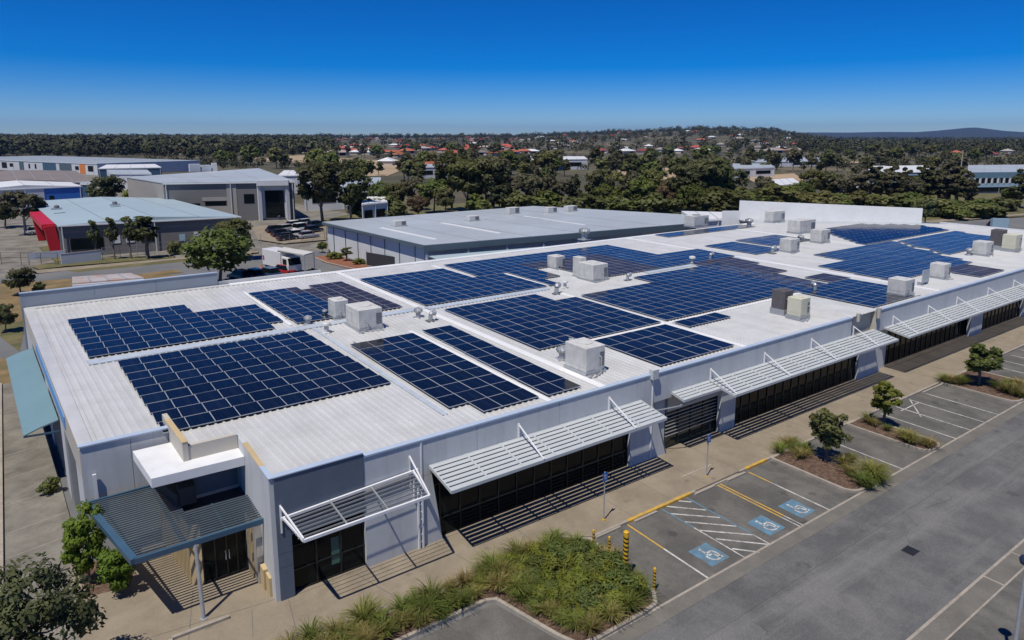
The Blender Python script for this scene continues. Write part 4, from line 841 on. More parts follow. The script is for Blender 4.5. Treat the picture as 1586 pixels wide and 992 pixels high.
o = lthing('satellite_panel', 'upright dark rectangular panel standing near front roof edge', 'panel', (q[0], q[1], ZT))
mb = MB(); mb.box(-0.7, 0.7, 0, 0.08, 0.25, 1.5); part(mb, 'plate', M['roof_far'], o); mb = MB(); mb.box(-0.6, -0.5, 0, 0.5, 0, 0.3); mb.box(0.5, 0.6, 0, 0.5, 0, 0.3); part(mb, 'foot', M['galv'], o)
# conduits / cable trays on the roof
for k, (pts, lab) in enumerate(((((441, 496), (478, 492), (506, 484)), 'thin grey cable conduit running behind the notched rear array'), (((548, 532), (700, 631)), 'long grey cable tray along the left side of the four-wide array'),
        (((655, 513), (848, 612)), 'long grey cable tray beside the white flashing in front'), (((905, 458), (1030, 498)), 'grey cable tray between the square array and widest array'))):
    mb = MB(); w3 = [at(a, b, ZR) for a, b in pts]
    for a, b in zip(w3, w3[1:]): mb.bar((a[0], a[1], ZR + 0.1), (b[0], b[1], ZR + 0.1), 0.12, 0.06)
    tag(mb.build('cable_tray', M['galv']), lab, 'cable tray', 'cable trays on the roof')

# ================================================================== STREET FURNITURE
def parking_sign(pb, htop, label):
    q = at(*pb, 0.0); o = lthing('parking_sign', label, 'sign', (q[0], q[1], 0), 'blue parking signs on the pavement')
    mb = MB(); mb.tube((0, 0, 0), (0, 0, htop), 0.035, n=10); part(mb, 'post', M['galv'], o)
    mb = MB(); mb.box(-0.17, 0.17, -0.055, -0.037, htop - 0.5, htop - 0.02); p_ = part(mb, 'plate', M['sign_blue'], o)
    mb = MB(); mb.box(-0.1, 0.1, -0.060, -0.056, htop - 0.2, htop - 0.17); mb.box(-0.06, -0.02, -0.060, -0.056, htop - 0.32, htop - 0.1); mb.tube((0.0, -0.056, htop - 0.33), (0.0, -0.060, htop - 0.33), 0.07, n=12); part(mb, 'symbol', M['line_white'], o)
    mb = MB(); mb.tube((0, 0, 0), (0, 0, 0.06), 0.09, n=10); part(mb, 'foot', M['yellow'], o)
parking_sign((935, 806), 2.75, 'slim steel post with blue parking plate beside the yellow kerb')
parking_sign((1094, 739), 2.7, 'slim steel post with blue parking plate near louvred doors')
def bollard(pb, h, r, label, bands):
    q = at(*pb, 0.0); o = lthing('striped_bollard', label, 'bollard', (q[0], q[1], 0.0), 'yellow and black posts in the corner bed')
    mb = MB(); mb.tube((0, 0, 0), (0, 0, h), r, n=14); mb.tube((0, 0, h), (0, 0, h + 0.04), r * 1.05, r * 0.6, 14); part(mb, 'post', M['yellow'], o)
    mb = MB()
    for i in range(bands):
        z = h * (0.12 + 0.84 * i / bands); k = len(mb.v); n = 14
        for a, dz in ((0, 0.0), (1, h * 0.36 / bands)):
            for j in range(n):
                t = 2 * math.pi * j / n; mb.v.append((r * 1.03 * math.cos(t), r * 1.03 * math.sin(t), z + dz + 0.5 * h * 0.4 / bands * math.sin(t)))
        for j in range(n): mb.f.append((k + j, k + (j + 1) % n, k + n + (j + 1) % n, k + n + j)); mb.m.append(0)
    part(mb, 'bands', M['black'], o)
bollard((968, 893), 2.25, 0.13, 'tallest thick yellow post with black bands in corner bed', 9)
bollard((943, 866), 1.15, 0.06, 'slim yellow striped post at the edge left of tallest post', 6); bollard((1013, 912), 1.0, 0.065, 'slim yellow post by the rounded bed corner, nearest the road', 5)
bollard((919, 846), 0.85, 0.06, 'short yellow post at the pavement end of the corner bed', 4)
q = at(1560, 1003, ZB)
lamp = lthing('car_park_lamp', 'grey lamp post with dark round head in the far bays', 'lamp post', (21.9, -19.9, ZB))
mb = MB(); mb.tube((0, 0, 0), (0.0, -0.02, 4.35), 0.085, 0.06, 12); mb.tube((0, 0, 0), (0, 0, 0.05), 0.17, n=12); part(mb, 'pole', M['galv'], lamp)
mb = MB(); mb.lathe([(0.06, 4.3), (0.2, 4.36), (0.24, 4.5), (0.2, 4.62), (0.05, 4.66)], 16); part(mb, 'lamp_head', mk('lamp_head_blue', (0.02, 0.03, 0.07), 0.35), lamp)

# ================================================================== PLANTS
rng = np.random.default_rng(11)
def soft_normals(me, sn):
    """shade every leaf quad with the normal of the crown surface it sits on"""
    sn = sn / (np.linalg.norm(sn, axis=1)[:, None] + 1e-9)
    me.polygons.foreach_set('use_smooth', np.ones(len(me.polygons), dtype=bool))
    me.normals_split_custom_set_from_vertices(np.repeat(sn, 4, 0).astype(np.float32))
def leaf_mesh(name, mat, centers, radii, per, size, seed, flat=0.6, droop=0.0, aspect=1.6):
    """leaf clumps: small quads spread through blobs"""
    g = np.random.default_rng(seed)
    C_ = np.repeat(np.asarray(centers, float), per, 0); Rr = np.repeat(np.asarray(radii, float), per)
    n = len(C_)
    d = g.normal(size=(n, 3)); d /= np.linalg.norm(d, axis=1)[:, None]
    rad = Rr * g.random(n) ** 0.45
    P = C_ + d * rad[:, None] * np.array([1, 1, 0.8])
    nrm = d * 0.8 + g.normal(size=(n, 3)) * 0.45 + np.array([0, 0, flat]); nrm /= np.linalg.norm(nrm, axis=1)[:, None]
    a = np.cross(nrm, g.normal(size=(n, 3))); a /= np.linalg.norm(a, axis=1)[:, None] + 1e-9
    if droop: a = a * (1 - droop) + np.array([0, 0, -1.0]) * droop; a /= np.linalg.norm(a, axis=1)[:, None]
    b = np.cross(nrm, a); b /= np.linalg.norm(b, axis=1)[:, None] + 1e-9
    s = size * (0.6 + 0.8 * g.random(n)); ha = a * (s * 0.5 * aspect)[:, None]; hb = b * (s * 0.5)[:, None]
    cen = np.asarray(centers, float).mean(0); o_ = P - cen; o_ /= np.linalg.norm(o_, axis=1)[:, None] + 1e-6
    sn = o_ * 0.55 + d * 0.75 + nrm * 0.45 + np.array([0, 0, 0.25]); flip = np.sign(np.einsum('ij,ij->i', -np.cross(ha, hb), sn)); hb = hb * np.where(flip == 0, 1, flip)[:, None]
    V = np.empty((n, 4, 3)); V[:, 0] = P - ha; V[:, 1] = P + hb * 0.9; V[:, 2] = P + ha; V[:, 3] = P - hb * 0.9
    me = bpy.data.meshes.new(name); me.vertices.add(n * 4); me.vertices.foreach_set('co', V.reshape(-1))
    me.loops.add(n * 4); me.loops.foreach_set('vertex_index', np.arange(n * 4, dtype=np.int32))
    me.polygons.add(n); me.polygons.foreach_set('loop_start', np.arange(0, n * 4, 4, dtype=np.int32)); me.polygons.foreach_set('loop_total', np.full(n, 4, dtype=np.int32))
    me.materials.append(M[mat]); me.update(calc_edges=True)
    soft_normals(me, sn); return me
def tree_proto(seed, H, Rc, kind, leafmat, nclump, per, size, barkmat='bark', aspect=1.6):
    """(trunk mesh, crown mesh) of a tree of height H and crown radius Rc, at the origin"""
    r = random.Random(seed); cs = []; rs = []
    for i in range(nclump):
        while True:
            x, y, z = r.uniform(-1, 1), r.uniform(-1, 1), r.uniform(-1, 1)
            if x * x + y * y + z * z < 1: break
        if kind == 'round': zc, hz, w = 0.60 * H, 0.38 * H, 1.0
        elif kind == 'gum': zc, hz, w = 0.66 * H, 0.33 * H, 1.0
        elif kind == 'bush': zc, hz, w = 0.5 * H, 0.46 * H, 1.0
        else: zc, hz, w = 0.56 * H, 0.44 * H, 1.0
        if kind == 'cone': w = 0.35 + 0.75 * (1 - (z + 1) / 2)
        k = 0.82
        cs.append((x * Rc * w * k, y * Rc * w * k, zc + z * hz * 0.86))
        rs.append(Rc * (r.uniform(0.22, 0.42) if kind != 'cone' else r.uniform(0.25, 0.4) * w) * (1.0 if nclump < 30 else 0.8))
    crown = leaf_mesh('crown', leafmat, cs, rs, per, size, seed, droop=0.5 if kind == 'cone' else 0.0, aspect=aspect)
    mb = MB(); tr = 0.022 * H + 0.02
    hz = H * (0.62 if kind != 'gum' else 0.5)
    p0 = Vector((0, 0, -0.1)); lean = Vector((r.uniform(-0.03, 0.03) * H, r.uniform(-0.03, 0.03) * H, hz * 0.5))
    mb.tube(p0, lean, tr, tr * 0.75, 8, caps=False); p2 = Vector((lean.x * 0.6, lean.y * 0.6, hz)); mb.tube(lean, p2, tr * 0.75, tr * 0.35, 8, caps=False)
    for c in cs[:min(len(cs), 11)]:
        t = r.uniform(0.35, 0.95); s = lean.lerp(p2, t) if t > 0.5 else p0.lerp(lean, 0.5 + t); mid = s.lerp(Vector(c), 0.5) + Vector((0, 0, -0.03 * H))
        mb.tube(s, mid, tr * 0.35, tr * 0.22, 5, caps=False); mb.tube(mid, Vector(c), tr * 0.22, tr * 0.08, 5, caps=False)
    return mb.mesh('trunk', M[barkmat]), crown
PROTO = {}
def proto(key, *a, **k):
    PROTO[key] = (tree_proto(*a, **k), a[1])
def tree(key, x, y, z, h, label, cat='tree', group=None, name='tree', wide=1.0, rz=None):
    (tm, cm), H = PROTO[key]; s = h / H
    o = thing(name, label, cat, (x, y, z), group, rnd.random() * 6.28 if rz is None else rz); o.scale = (s * wide, s * wide, s)
    for nm, me in (('trunk', tm), ('crown', cm)):
        c = bpy.data.objects.new(nm, me); COL.objects.link(c); c.parent = o
    return o
def tree_px(key, bx, by, ty, label, z=-0.1, wide=None, wpx=None, **k):
    x, y, _ = at(bx, by, z); h = top_h(x, y, ty) - z
    (tm, cm), H = PROTO[key]
    if wpx: wide = (wpx * px_size(x, y, h * 0.6)) / (2 * PW[key] * h / H)
    return tree(key, x, y, z, h, label, wide=wide or 1.0, **k)
PW = {}
def P(key, seed, H, Rc, *a, **k): proto(key, seed, H, Rc, *a, **k); PW[key] = Rc
P('young_a', 21, 4.0, 1.35, 'round', 'leaf', 34, 70, 0.17); P('young_b', 22, 4.0, 1.0, 'round', 'leaf_lime', 30, 70, 0.18); P('young_c', 23, 4.0, 1.2, 'round', 'leaf_green', 32, 70, 0.18)
P('gum_a', 31, 12.0, 4.6, 'gum', 'leaf', 36, 85, 0.5, barkmat='bark_pale'); P('gum_b', 32, 12.0, 4.0, 'gum', 'leaf_grey', 30, 75, 0.5, barkmat='bark_pale'); P('gum_c', 33, 12.0, 5.0, 'gum', 'leaf_dark', 38, 85, 0.5)
P('round_a', 34, 10.0, 4.6, 'round', 'leaf_green', 40, 90, 0.45); P('round_b', 35, 10.0, 4.4, 'round', 'leaf_dark', 40, 90, 0.45); P('round_c', 36, 8.0, 4.6, 'round', 'leaf_brown', 36, 80, 0.45)
P('cone_a', 37, 14.0, 2.9, 'cone', 'leaf_grey', 42, 80, 0.5); P('cone_b', 38, 14.0, 2.6, 'cone', 'leaf_dark', 40, 80, 0.5)
P('slim', 39, 8.0, 1.35, 'gum', 'leaf', 20, 60, 0.35); P('bushy', 40, 3.0, 2.0, 'bush', 'leaf_green', 26, 70, 0.3); P('bushy_o', 41, 3.0, 2.2, 'bush', 'leaf', 26, 70, 0.34); P('bushy_lime', 42, 3.0, 2.0, 'bush', 'leaf_lime', 24, 70, 0.28)
P('near_dark', 43, 5.0, 2.4, 'bush', 'leaf_dark', 64, 150, 0.11, aspect=2.0); P('near_bright', 44, 3.6, 1.5, 'bush', 'leaf_bright', 46, 110, 0.13); P('cover', 45, 1.0, 0.85, 'bush', 'leaf_green', 18, 110, 0.075, aspect=2.6); P('cover_b', 46, 1.0, 0.85, 'bush', 'leaf_lime', 16, 110, 0.075, aspect=2.6)
P('far_a', 51, 14.0, 5.2, 'gum', 'leaf_dark', 24, 26, 1.25); P('far_b', 52, 14.0, 5.6, 'round', 'leaf', 26, 26, 1.25); P('far_c', 53, 14.0, 4.6, 'gum', 'leaf_grey', 22, 26, 1.2); P('far_d', 54, 12.0, 6.0, 'round', 'leaf_green', 26, 26, 1.2)
# --- the three young trees in the parking beds
tree_px('young_a', 1279, 715, 627, 'bushy young tree in the bed beside the blue wheelchair bays', z=0.0, wpx=66, name='young_tree', group='young trees in the parking beds')
tree_px('young_b', 1367, 660, 580, 'slender upright lime young tree in the narrow middle bed', z=0.0, wpx=46, name='young_tree', group='young trees in the parking beds')
tree_px('young_c', 1516, 596, 524, 'leafy young tree in the wide bed at the farthest bays', z=0.0, wpx=58, name='young_tree', group='young trees in the parking beds')
tree('young_b', 73.0, -6.5, 0, 3.6, 'small young tree in the last bed near frame edge', name='young_tree', group='young trees in the parking beds')
# --- strappy tufts
def tuft_mesh(seed, mat, n=170, h=0.75, r=0.55):
    g = random.Random(seed); mb = MB()
    for _ in range(n):
        t = g.uniform(0, 6.283); rr = g.uniform(0, 0.16); l = h * g.uniform(0.6, 1.15); sp = r * g.uniform(0.25, 1.2); wd = g.uniform(0.012, 0.022)
        c, s_ = math.cos(t), math.sin(t); pts = []
        for k in range(4):
            u = k / 3; pts.append((rr * c + sp * u ** 1.6 * c, rr * s_ + sp * u ** 1.6 * s_, l * (1.35 * u - 0.55 * u * u * (1 + sp * 0.5))))
        for k in range(3):
            w0 = wd * (1 - 0.25 * k); w1 = wd * (1 - 0.25 * (k + 1)) + 0.002; a, b = pts[k], pts[k + 1]
            mb.poly([(a[0] - s_ * w0, a[1] + c * w0, a[2]), (a[0] + s_ * w0, a[1] - c * w0, a[2]), (b[0] + s_ * w1, b[1] - c * w1, b[2]), (b[0] - s_ * w1, b[1] + c * w1, b[2])])
    return mb.mesh('grass_tuft', M[mat])
TUFT = [tuft_mesh(1, 'blade'), tuft_mesh(2, 'blade'), tuft_mesh(3, 'blade_dry'), tuft_mesh(4, 'blade', 200, 0.95, 0.8), tuft_mesh(5, 'blade_dry', 180, 0.9, 0.75)]
def tuft(x, y, s, k, label, group, z=0.01):
    o = bpy.data.objects.new('grass_tuft', TUFT[k]); COL.objects.link(o); o.location = (x, y, z); o.scale = (s, s, s * rnd.uniform(0.85, 1.1)); o.rotation_euler = (0, 0, rnd.random() * 6.28)
    return tag(o, label, 'plant', group)
def scatter(poly, n, mind, seed, tries=4000):
    g = random.Random(seed); out = []; xs = [p[0] for p in poly]; ys = [p[1] for p in poly]
    for _ in range(tries):
        if len(out) >= n: break
        p = (g.uniform(min(xs), max(xs)), g.uniform(min(ys), max(ys)))
        if inside(p[0], p[1], poly) and all((p[0] - q[0]) ** 2 + (p[1] - q[1]) ** 2 > mind ** 2 for q in out): out.append(p)
    return out
main_bed = [(8.5, -3.6), (11.4, -3.2), (12.6, -3.5), (13.6, -5.0), (13.5, -8.6), (12.8, -9.2), (9.6, -9.3), (8.9, -8.2), (8.2, -5.6)]
for k, p in enumerate(scatter([(9.6, -4.0), (11.6, -3.6), (13.0, -5.2), (13.2, -8.2), (12.0, -9.0), (10.0, -9.0), (9.6, -7.0)], 38, 0.52, 5)):
    tree('cover' if k % 5 in (0, 2) else 'cover_b', p[0], p[1], 0, rnd.uniform(0.5, 0.95), 'leafy green shrub in the dense clump filling the corner bed', 'shrub', 'shrubs massed in the corner bed', 'shrub', wide=1.15)
for k, p in enumerate(scatter(main_bed, 62, 0.55, 6)):
    if k % 3 == 0 or not (9.8 < p[0] < 12.6 and -8.4 < p[1] < -4.2): tuft(p[0], p[1], rnd.uniform(0.8, 1.2), k % 5, 'strappy grass tuft among the shrubs of the corner bed', 'grass tufts in the corner bed')
for k, p in enumerate(scatter([(-2.2, -3.2), (-0.4, -3.1), (2.6, -3.5), (4.6, -3.8), (7.0, -3.7), (8.6, -3.6), (8.2, -5.0), (7.2, -5.0), (2.6, -5.0), (-2.0, -5.3)], 50, 0.62, 7)):
    tuft(p[0], p[1], rnd.uniform(0.85, 1.25), (k * 2) % 5, 'strappy grass tuft in the narrow strip along the pavement', 'grass tufts in the pavement strip')
def bed_tufts(spots, words, group):
    for k, (bx, by, s) in enumerate(spots):
        q = at(bx, by, 0.0); tuft(q[0], q[1], s, (3, 4, 1, 4, 0)[k % 5], words, group)
bed_tufts([(1208, 702, 0.9), (1218, 692, 1.0), (1232, 700, 1.15), (1240, 710, 1.0), (1228, 690, 0.9), (1250, 702, 0.9), (1305, 722, 1.0), (1318, 716, 0.9), (1316, 737, 0.9), (1335, 752, 1.3), (1350, 742, 1.35), (1358, 735, 1.1), (1362, 748, 1.1), (1344, 735, 1.2), (1345, 757, 0.9)], 'strappy yellow-green tuft in the bed beside wheelchair bays', 'tufts beside the wheelchair bays')
bed_tufts([(1345, 655, 0.9), (1352, 660, 0.8), (1374, 668, 0.7), (1405, 684, 1.2), (1398, 678, 1.0), (1412, 688, 0.9), (1440, 694, 1.0), (1432, 690, 0.8)], 'strappy green tuft in the narrow middle bed', 'tufts in the middle bed')
bed_tufts([(1462, 592, 1.0), (1472, 594, 1.1), (1486, 596, 1.2), (1495, 594, 1.1), (1540, 600, 1.0), (1556, 608, 1.3), (1568, 612, 1.3), (1580, 616, 1.2), (1574, 600, 1.2), (1560, 598, 1.1)], 'grassy tuft in the wide bed at the farthest bays', 'tufts in the far bed')
# --- left side plants
tree_px('near_bright', 140, 905, 772, 'tall bright green bush left of the blue entrance canopy', z=0.0, wpx=74, cat='bush', name='bush'); tree_px('near_bright', 188, 917, 838, 'lower bright green bush at the canopy corner', z=0.0, wpx=66, cat='bush', name='bush')
tree_px('near_bright', 118, 868, 800, 'small bright bush against the left wall corner', z=0.0, wpx=44, cat='bush', name='bush')
tree('near_dark', -8.9, -0.6, -0.1, 5.9, 'large dark tree at the near left corner over the driveway', name='dark_tree', wide=0.85); tree('near_dark', -10.6, 0.6, -0.1, 3.6, 'dark bush behind the large dark tree at driveway edge', 'bush', name='dark_bush', wide=0.8)
for k, (x, y, h) in enumerate(((-12.6, 9, 1.6), (-13.0, 13, 2.0), (-12.4, 17.5, 1.4), (-13.2, 22, 2.4), (-12.0, 26.5, 1.6), (-12.8, 31, 2.2))):
    tree('bushy_o', x, y, 0, h, ('low garden bush nearest the camera along side kerb', 'rounded garden bush second along the side kerb', 'small low bush third along the side kerb', 'taller bush opposite the green-blue awning', 'small bush opposite the awning middle', 'bush opposite the far awning end')[k], 'bush', 'bushes along the side kerb', 'bush')
tree('bushy', -8.0, 16.9, 0, 0.9, 'low green bush at the foot of the side wall', 'bush', name='bush')
tree_px('round_b', 33, 457, 411, 'dense round dark green tree left of the grey-blue parapet', wpx=48); tree_px('round_b', 9, 515, 467, 'small spreading tree standing at the left side road', wpx=40); tree_px('bushy', 62, 454, 436, 'low green bush right of the dense round tree', cat='bush', name='bush', wpx=26)
# ================================================================== BEHIND THE BUILDING
tree_px('round_a', 340, 446, 352, 'broad green tree standing before the blue cars', wpx=112); tree_px('gum_a', 366, 404, 338, 'olive brown tree crown behind the broad green tree', wpx=64)
for (bx, by, ty, wp, lab) in ((150, 400, 335, 18, 'thin tree before the grey wall, leftmost of four'), (178, 402, 330, 20, 'thin tall tree before the grey wall, second of four'), (203, 401, 329, 22, 'thin tree before the grey wall, third of four'), (229, 400, 327, 44, 'wider open tree before the grey wall, last of four')):
    tree_px('slim', bx, by, ty, lab, wpx=wp, group='slim trees before the grey building')
tree_px('bushy_o', 270, 393, 372, 'small scrubby tree by the fence right of the slim trees', wpx=22); tree_px('gum_b', 40, 362, 288, 'large olive tree left of the red portal building', wpx=66); tree_px('round_b', 8, 352, 308, 'dark tree at the left frame edge behind the driveway', wpx=50)
tree_px('round_b', 166, 322, 267, 'round dark green tree rising behind the pale blue roof', wpx=60); tree_px('bushy_lime', 205, 322, 292, 'small bright green tree beside the round dark tree', wpx=30); tree_px('round_a', 378, 334, 290, 'fresh green tree before the grey and white building', wpx=38)
tree_px('gum_c', 500, 346, 245, 'great dark gum tree left of the long shed', wpx=95); tree_px('gum_a', 545, 345, 262, 'spreading gum behind the shed corner', wpx=70); tree_px('round_a', 500, 392, 374, 'small green tree in the red mulch garden', wpx=18, name='small_tree'); tree_px('bushy_lime', 518, 402, 390, 'rounded lime shrub in the red mulch garden', wpx=26, cat='shrub', name='shrub')
tree_px('slim', 537, 405, 381, 'thin tree against the shed wall', wpx=20); tree_px('bushy_lime', 556, 410, 400, 'low green shrub by the dark gate', wpx=22, cat='shrub', name='shrub'); tree_px('bushy_lime', 484, 425, 416, 'yellowish shrub beside the shade canopy post', wpx=20, cat='shrub', name='shrub')
# belt of gums behind the shed
belt = [(590, 332, 280, 'round_a'), (615, 334, 283, 'gum_a'), (648, 336, 302, 'round_c'), (640, 326, 268, 'gum_b'), (672, 330, 276, 'round_a'), (700, 326, 232, 'gum_a'), (690, 332, 285, 'round_b'), (722, 330, 246, 'gum_a'), (738, 328, 262, 'gum_b'), (752, 330, 240, 'gum_c'), (765, 326, 232, 'gum_b'), (775, 331, 280, 'round_b'), (792, 328, 268, 'gum_b'),
        (815, 326, 262, 'gum_b'), (832, 327, 252, 'cone_a'), (852, 327, 250, 'cone_a'), (870, 328, 272, 'gum_b'), (890, 326, 262, 'cone_b'), (928, 327, 258, 'gum_c'), (935, 330, 284, 'round_a'), (955, 328, 266, 'gum_a'), (975, 329, 258, 'gum_b'), (990, 330, 272, 'round_a'), (1005, 327, 262, 'gum_a'), (1022, 330, 282, 'round_c'), (1040, 328, 270, 'gum_c'),
        (1062, 328, 250, 'gum_c'), (1085, 326, 242, 'gum_c'), (1105, 325, 244, 'gum_a'), (1125, 322, 256, 'gum_c'), (1070, 333, 285, 'round_a'), (1105, 333, 290, 'bushy_o'), (1140, 328, 290, 'bushy_o'), (1015, 335, 300, 'bushy_o'), (960, 335, 302, 'bushy'), (905, 334, 300, 'bushy_o'), (840, 330, 296, 'bushy'), (800, 331, 296, 'bushy_o'), (740, 333, 300, 'bushy'), (600, 340, 304, 'bushy_o'), (565, 342, 306, 'bushy')]
g = random.Random(3)
BELT = 'trees in the belt behind the long shed'
words = {'round_a': 'full green rounded tree in the belt behind the long shed', 'gum_a': 'olive gum tree in the belt behind the long shed', 'round_c': 'russet brown tree in the belt behind the long shed', 'gum_b': 'grey-green open gum in the belt behind the long shed', 'round_b': 'dark rounded tree in the belt behind the long shed', 'gum_c': 'dark tall gum in the belt behind the long shed',
         'cone_a': 'tall narrow grey-green tree in the belt behind the long shed', 'cone_b': 'tall narrow dark tree in the belt behind the long shed', 'bushy': 'low green bush at the foot of the tree belt', 'bushy_o': 'low olive bush at the foot of the tree belt'}
for bx, by, ty, k in belt: tree_px(k, bx, by, ty, words[k], group=BELT, wide=g.uniform(0.9, 1.25) * (1.3 if k.startswith('bushy') else 1.0))
# right-hand trees
right = [(1180, 318, 268, 'gum_b'), (1200, 322, 285, 'bushy_o'), (1222, 324, 286, 'round_a'), (1240, 322, 280, 'round_a'), (1255, 318, 262, 'gum_a'), (1280, 316, 262, 'gum_c'), (1300, 318, 270, 'gum_b'), (1345, 318, 246, 'cone_a'), (1378, 318, 248, 'cone_a'), (1425, 316, 246, 'cone_b'), (1440, 316, 254, 'cone_a'), (1468, 320, 246, 'cone_a'), (1482, 320, 250, 'cone_b'), (1578, 322, 254, 'cone_b'), (1400, 316, 252, 'cone_b'), (1362, 317, 250, 'cone_b'), (1455, 318, 250, 'cone_b'), (1318, 316, 256, 'cone_a'), (1495, 321, 262, 'cone_a'), (1410, 322, 270, 'gum_b'),
         (1330, 326, 296, 'bushy_o'), (1360, 328, 302, 'bushy'), (1390, 330, 300, 'bushy_o'), (1415, 332, 298, 'bushy'), (1440, 334, 304, 'bushy_o'), (1470, 334, 308, 'bushy'), (1500, 336, 312, 'bushy_o'), (1525, 330, 308, 'bushy'), (1550, 326, 306, 'bushy_o'), (1432, 348, 305, 'round_b'), (1300, 330, 300, 'bushy'), (1270, 330, 296, 'bushy_o'), (1160, 328, 292, 'bushy'), (1565, 320, 290, 'round_a'), (1540, 336, 318, 'bushy_o'), (1480, 340, 318, 'bushy')]
w2 = {'round_a': 'green rounded tree left of the blue-banded office', 'gum_a': 'olive gum left of the blue-banded office', 'gum_b': 'grey open gum left of the blue-banded office', 'gum_c': 'dark gum left of the blue-banded office', 'cone_a': 'tall feathery grey tree before the blue-banded office', 'cone_b': 'tall dark feathery tree before the blue-banded office',
      'bushy': 'low green bush in the scrub before the right road', 'bushy_o': 'low olive bush in the scrub before the right road', 'round_b': 'dark tree against the end of the white wall'}
for bx, by, ty, k in right: tree_px(k, bx, by, ty, w2[k], group='trees and scrub beyond the right road', wide=g.uniform(0.95, 1.3) * (1.5 if k.startswith('bushy') else 1.45 if k.startswith('cone') else 1.0))

# ------------------------------------------------ buildings
def rect_bld(name, label, pts, h, wall, roof, cat='building', ridge=0.0, over=0.0, wins=(), group=None, z0=-0.4, par=None, fas=None):
    """pts: front-left, front-right, back-right, back-left (plan). wins: (side index, from, to, z0, z1, material)"""
    c = (sum(p[0] for p in pts) / 4, sum(p[1] for p in pts) / 4)
    o = thing(name, label, cat, (c[0], c[1], 0), group)
    mb = MB(); mb.prism(list(pts), z0, h); mb.build('wall', M[wall], o)
    mb = MB(); e = [(c[0] + (p[0] - c[0]) * (1 + over), c[1] + (p[1] - c[1]) * (1 + over)) for p in pts]
    if ridge:
        a = ((e[0][0] + e[1][0]) / 2, (e[0][1] + e[1][1]) / 2, h + ridge + 0.05); b = ((e[2][0] + e[3][0]) / 2, (e[2][1] + e[3][1]) / 2, h + ridge + 0.05)
        q = [(p[0], p[1], h + 0.05) for p in e]
        mb.poly([q[0], a, b, q[3]][::-1]); mb.poly([a, q[1], q[2], b][::-1]); mb.poly([q[0], q[1], a]); mb.poly([q[2], q[3], b])
        mb.poly([q[3], q[2], q[1], q[0]])
    else: mb.prism(e, h + 0.02, h + 0.25)
    mb.build('roof', M[roof], o)
    mb = MB(); n = max(4, int(math.dist(e[0], e[1]) / 6))
    for i in range(1, n):
        t = i / n; zz = h + (0.09 + ridge * (1 - abs(2 * t - 1)) if ridge else 0.27)
        mb.bar((e[0][0] + (e[1][0] - e[0][0]) * t, e[0][1] + (e[1][1] - e[0][1]) * t, zz), (e[3][0] + (e[2][0] - e[3][0]) * t, e[3][1] + (e[2][1] - e[3][1]) * t, zz), 0.14, 0.06)
    mb.build('roof_seam', M['galv'], o)
    mb = MB(); v0, v1 = Vector((*e[0], h - 0.05)), Vector((*e[1], h - 0.05)); dn = Vector((v1.y - v0.y, v0.x - v1.x, 0)).normalized() * 0.12
    if dn.dot(Vector((CAM[0], CAM[1], 0)) - v0) < 0: dn = -dn
    mb.bar(v0 + dn, v1 + dn, 0.22, 0.22); mb.build('gutter', M['roof_white'], o)
    for t in (0.02, 0.5, 0.98):
        q = v0.lerp(v1, t) + dn; mb = MB(); mb.box(q.x - 0.08, q.x + 0.08, q.y - 0.08, q.y + 0.08, z0, h - 0.1); mb.build('downpipe', M['roof_white'], o)
    if fas:
        mb = MB(); n = 4
        for i in range(4):
            p, q2 = e[i], e[(i + 1) % 4]; mb.bar((p[0], p[1], h - 0.3), (q2[0], q2[1], h - 0.3), 0.16, 0.8)
        mb.build('fascia', M[fas], o)
    for (s, f0, f1, w0, w1, mt) in wins:
        p, q2 = Vector((*pts[s], 0)), Vector((*pts[(s + 1) % 4], 0)); d = q2 - p; nrm = Vector((d.y, -d.x, 0)).normalized()
        if nrm.dot(Vector((c[0], c[1], 0)) - p) > 0: nrm = -nrm
        a, b = p + d * f0 + nrm * 0.04, p + d * f1 + nrm * 0.04
        mb = MB(); mb.bar((a.x, a.y, (w0 + w1) / 2), (b.x, b.y, (w0 + w1) / 2), 0.1, w1 - w0)
        mb.build('window' if mt.startswith('glass') else 'wall_panel', M[mt], o)
    return o
def P4(pl, z): return [at(x, y, z)[:2] for x, y in pl]
# long grey shed right behind
pts = [(37.3, 56.6), (89.3, 51.2), (97.6, 60.2), (81.5, 89.8), (34.4, 88.9)]
sh = thing('long_shed', 'long low grey shed with a wide flat metal roof behind the main building', 'shed', (56, 64, 0))
mb = MB(); mb.prism([(37.9, 57.8), (88.9, 52.5), (96.8, 60.3), (81.0, 89.3), (35.0, 88.3)], -0.3, 4.4); mb.build('wall', M['b_shed'], sh)
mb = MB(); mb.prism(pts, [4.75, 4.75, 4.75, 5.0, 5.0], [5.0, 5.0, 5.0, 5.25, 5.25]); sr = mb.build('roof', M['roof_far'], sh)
mb = MB(); mb.bar((37.2, 56.5, 4.5), (89.3, 51.1, 4.5), 0.12, 0.9); mb.build('fascia', M['fascia'], sh)
mb = MB(); mb.bar((37.2, 56.5, 4.8), (34.3, 89.0, 4.95), 0.14, 0.4); mb.build('fascia', M['fascia'], sh)
for i in range(9):
    t = i / 8; x = 37.7 + 51.4 * t; y = 57.0 - 5.3 * t
    mb = MB(); mb.box(x - 0.14, x + 0.14, y - 0.5, y - 0.2, -0.3, 4.8); mb.build('column', M['b_white'], sh)
for i in range(7):
    t = (i + 0.5) / 7; mb = MB(); a = Vector((37.85 - 2.9 * t, 58 + 30 * t, 2.6)); mb.box(a.x - 0.05, a.x + 0.03, a.y - 0.05, a.y + 0.05, -0.2, 4.4); mb.build('wall_joint', M['fascia'], sh)
mb = MB()
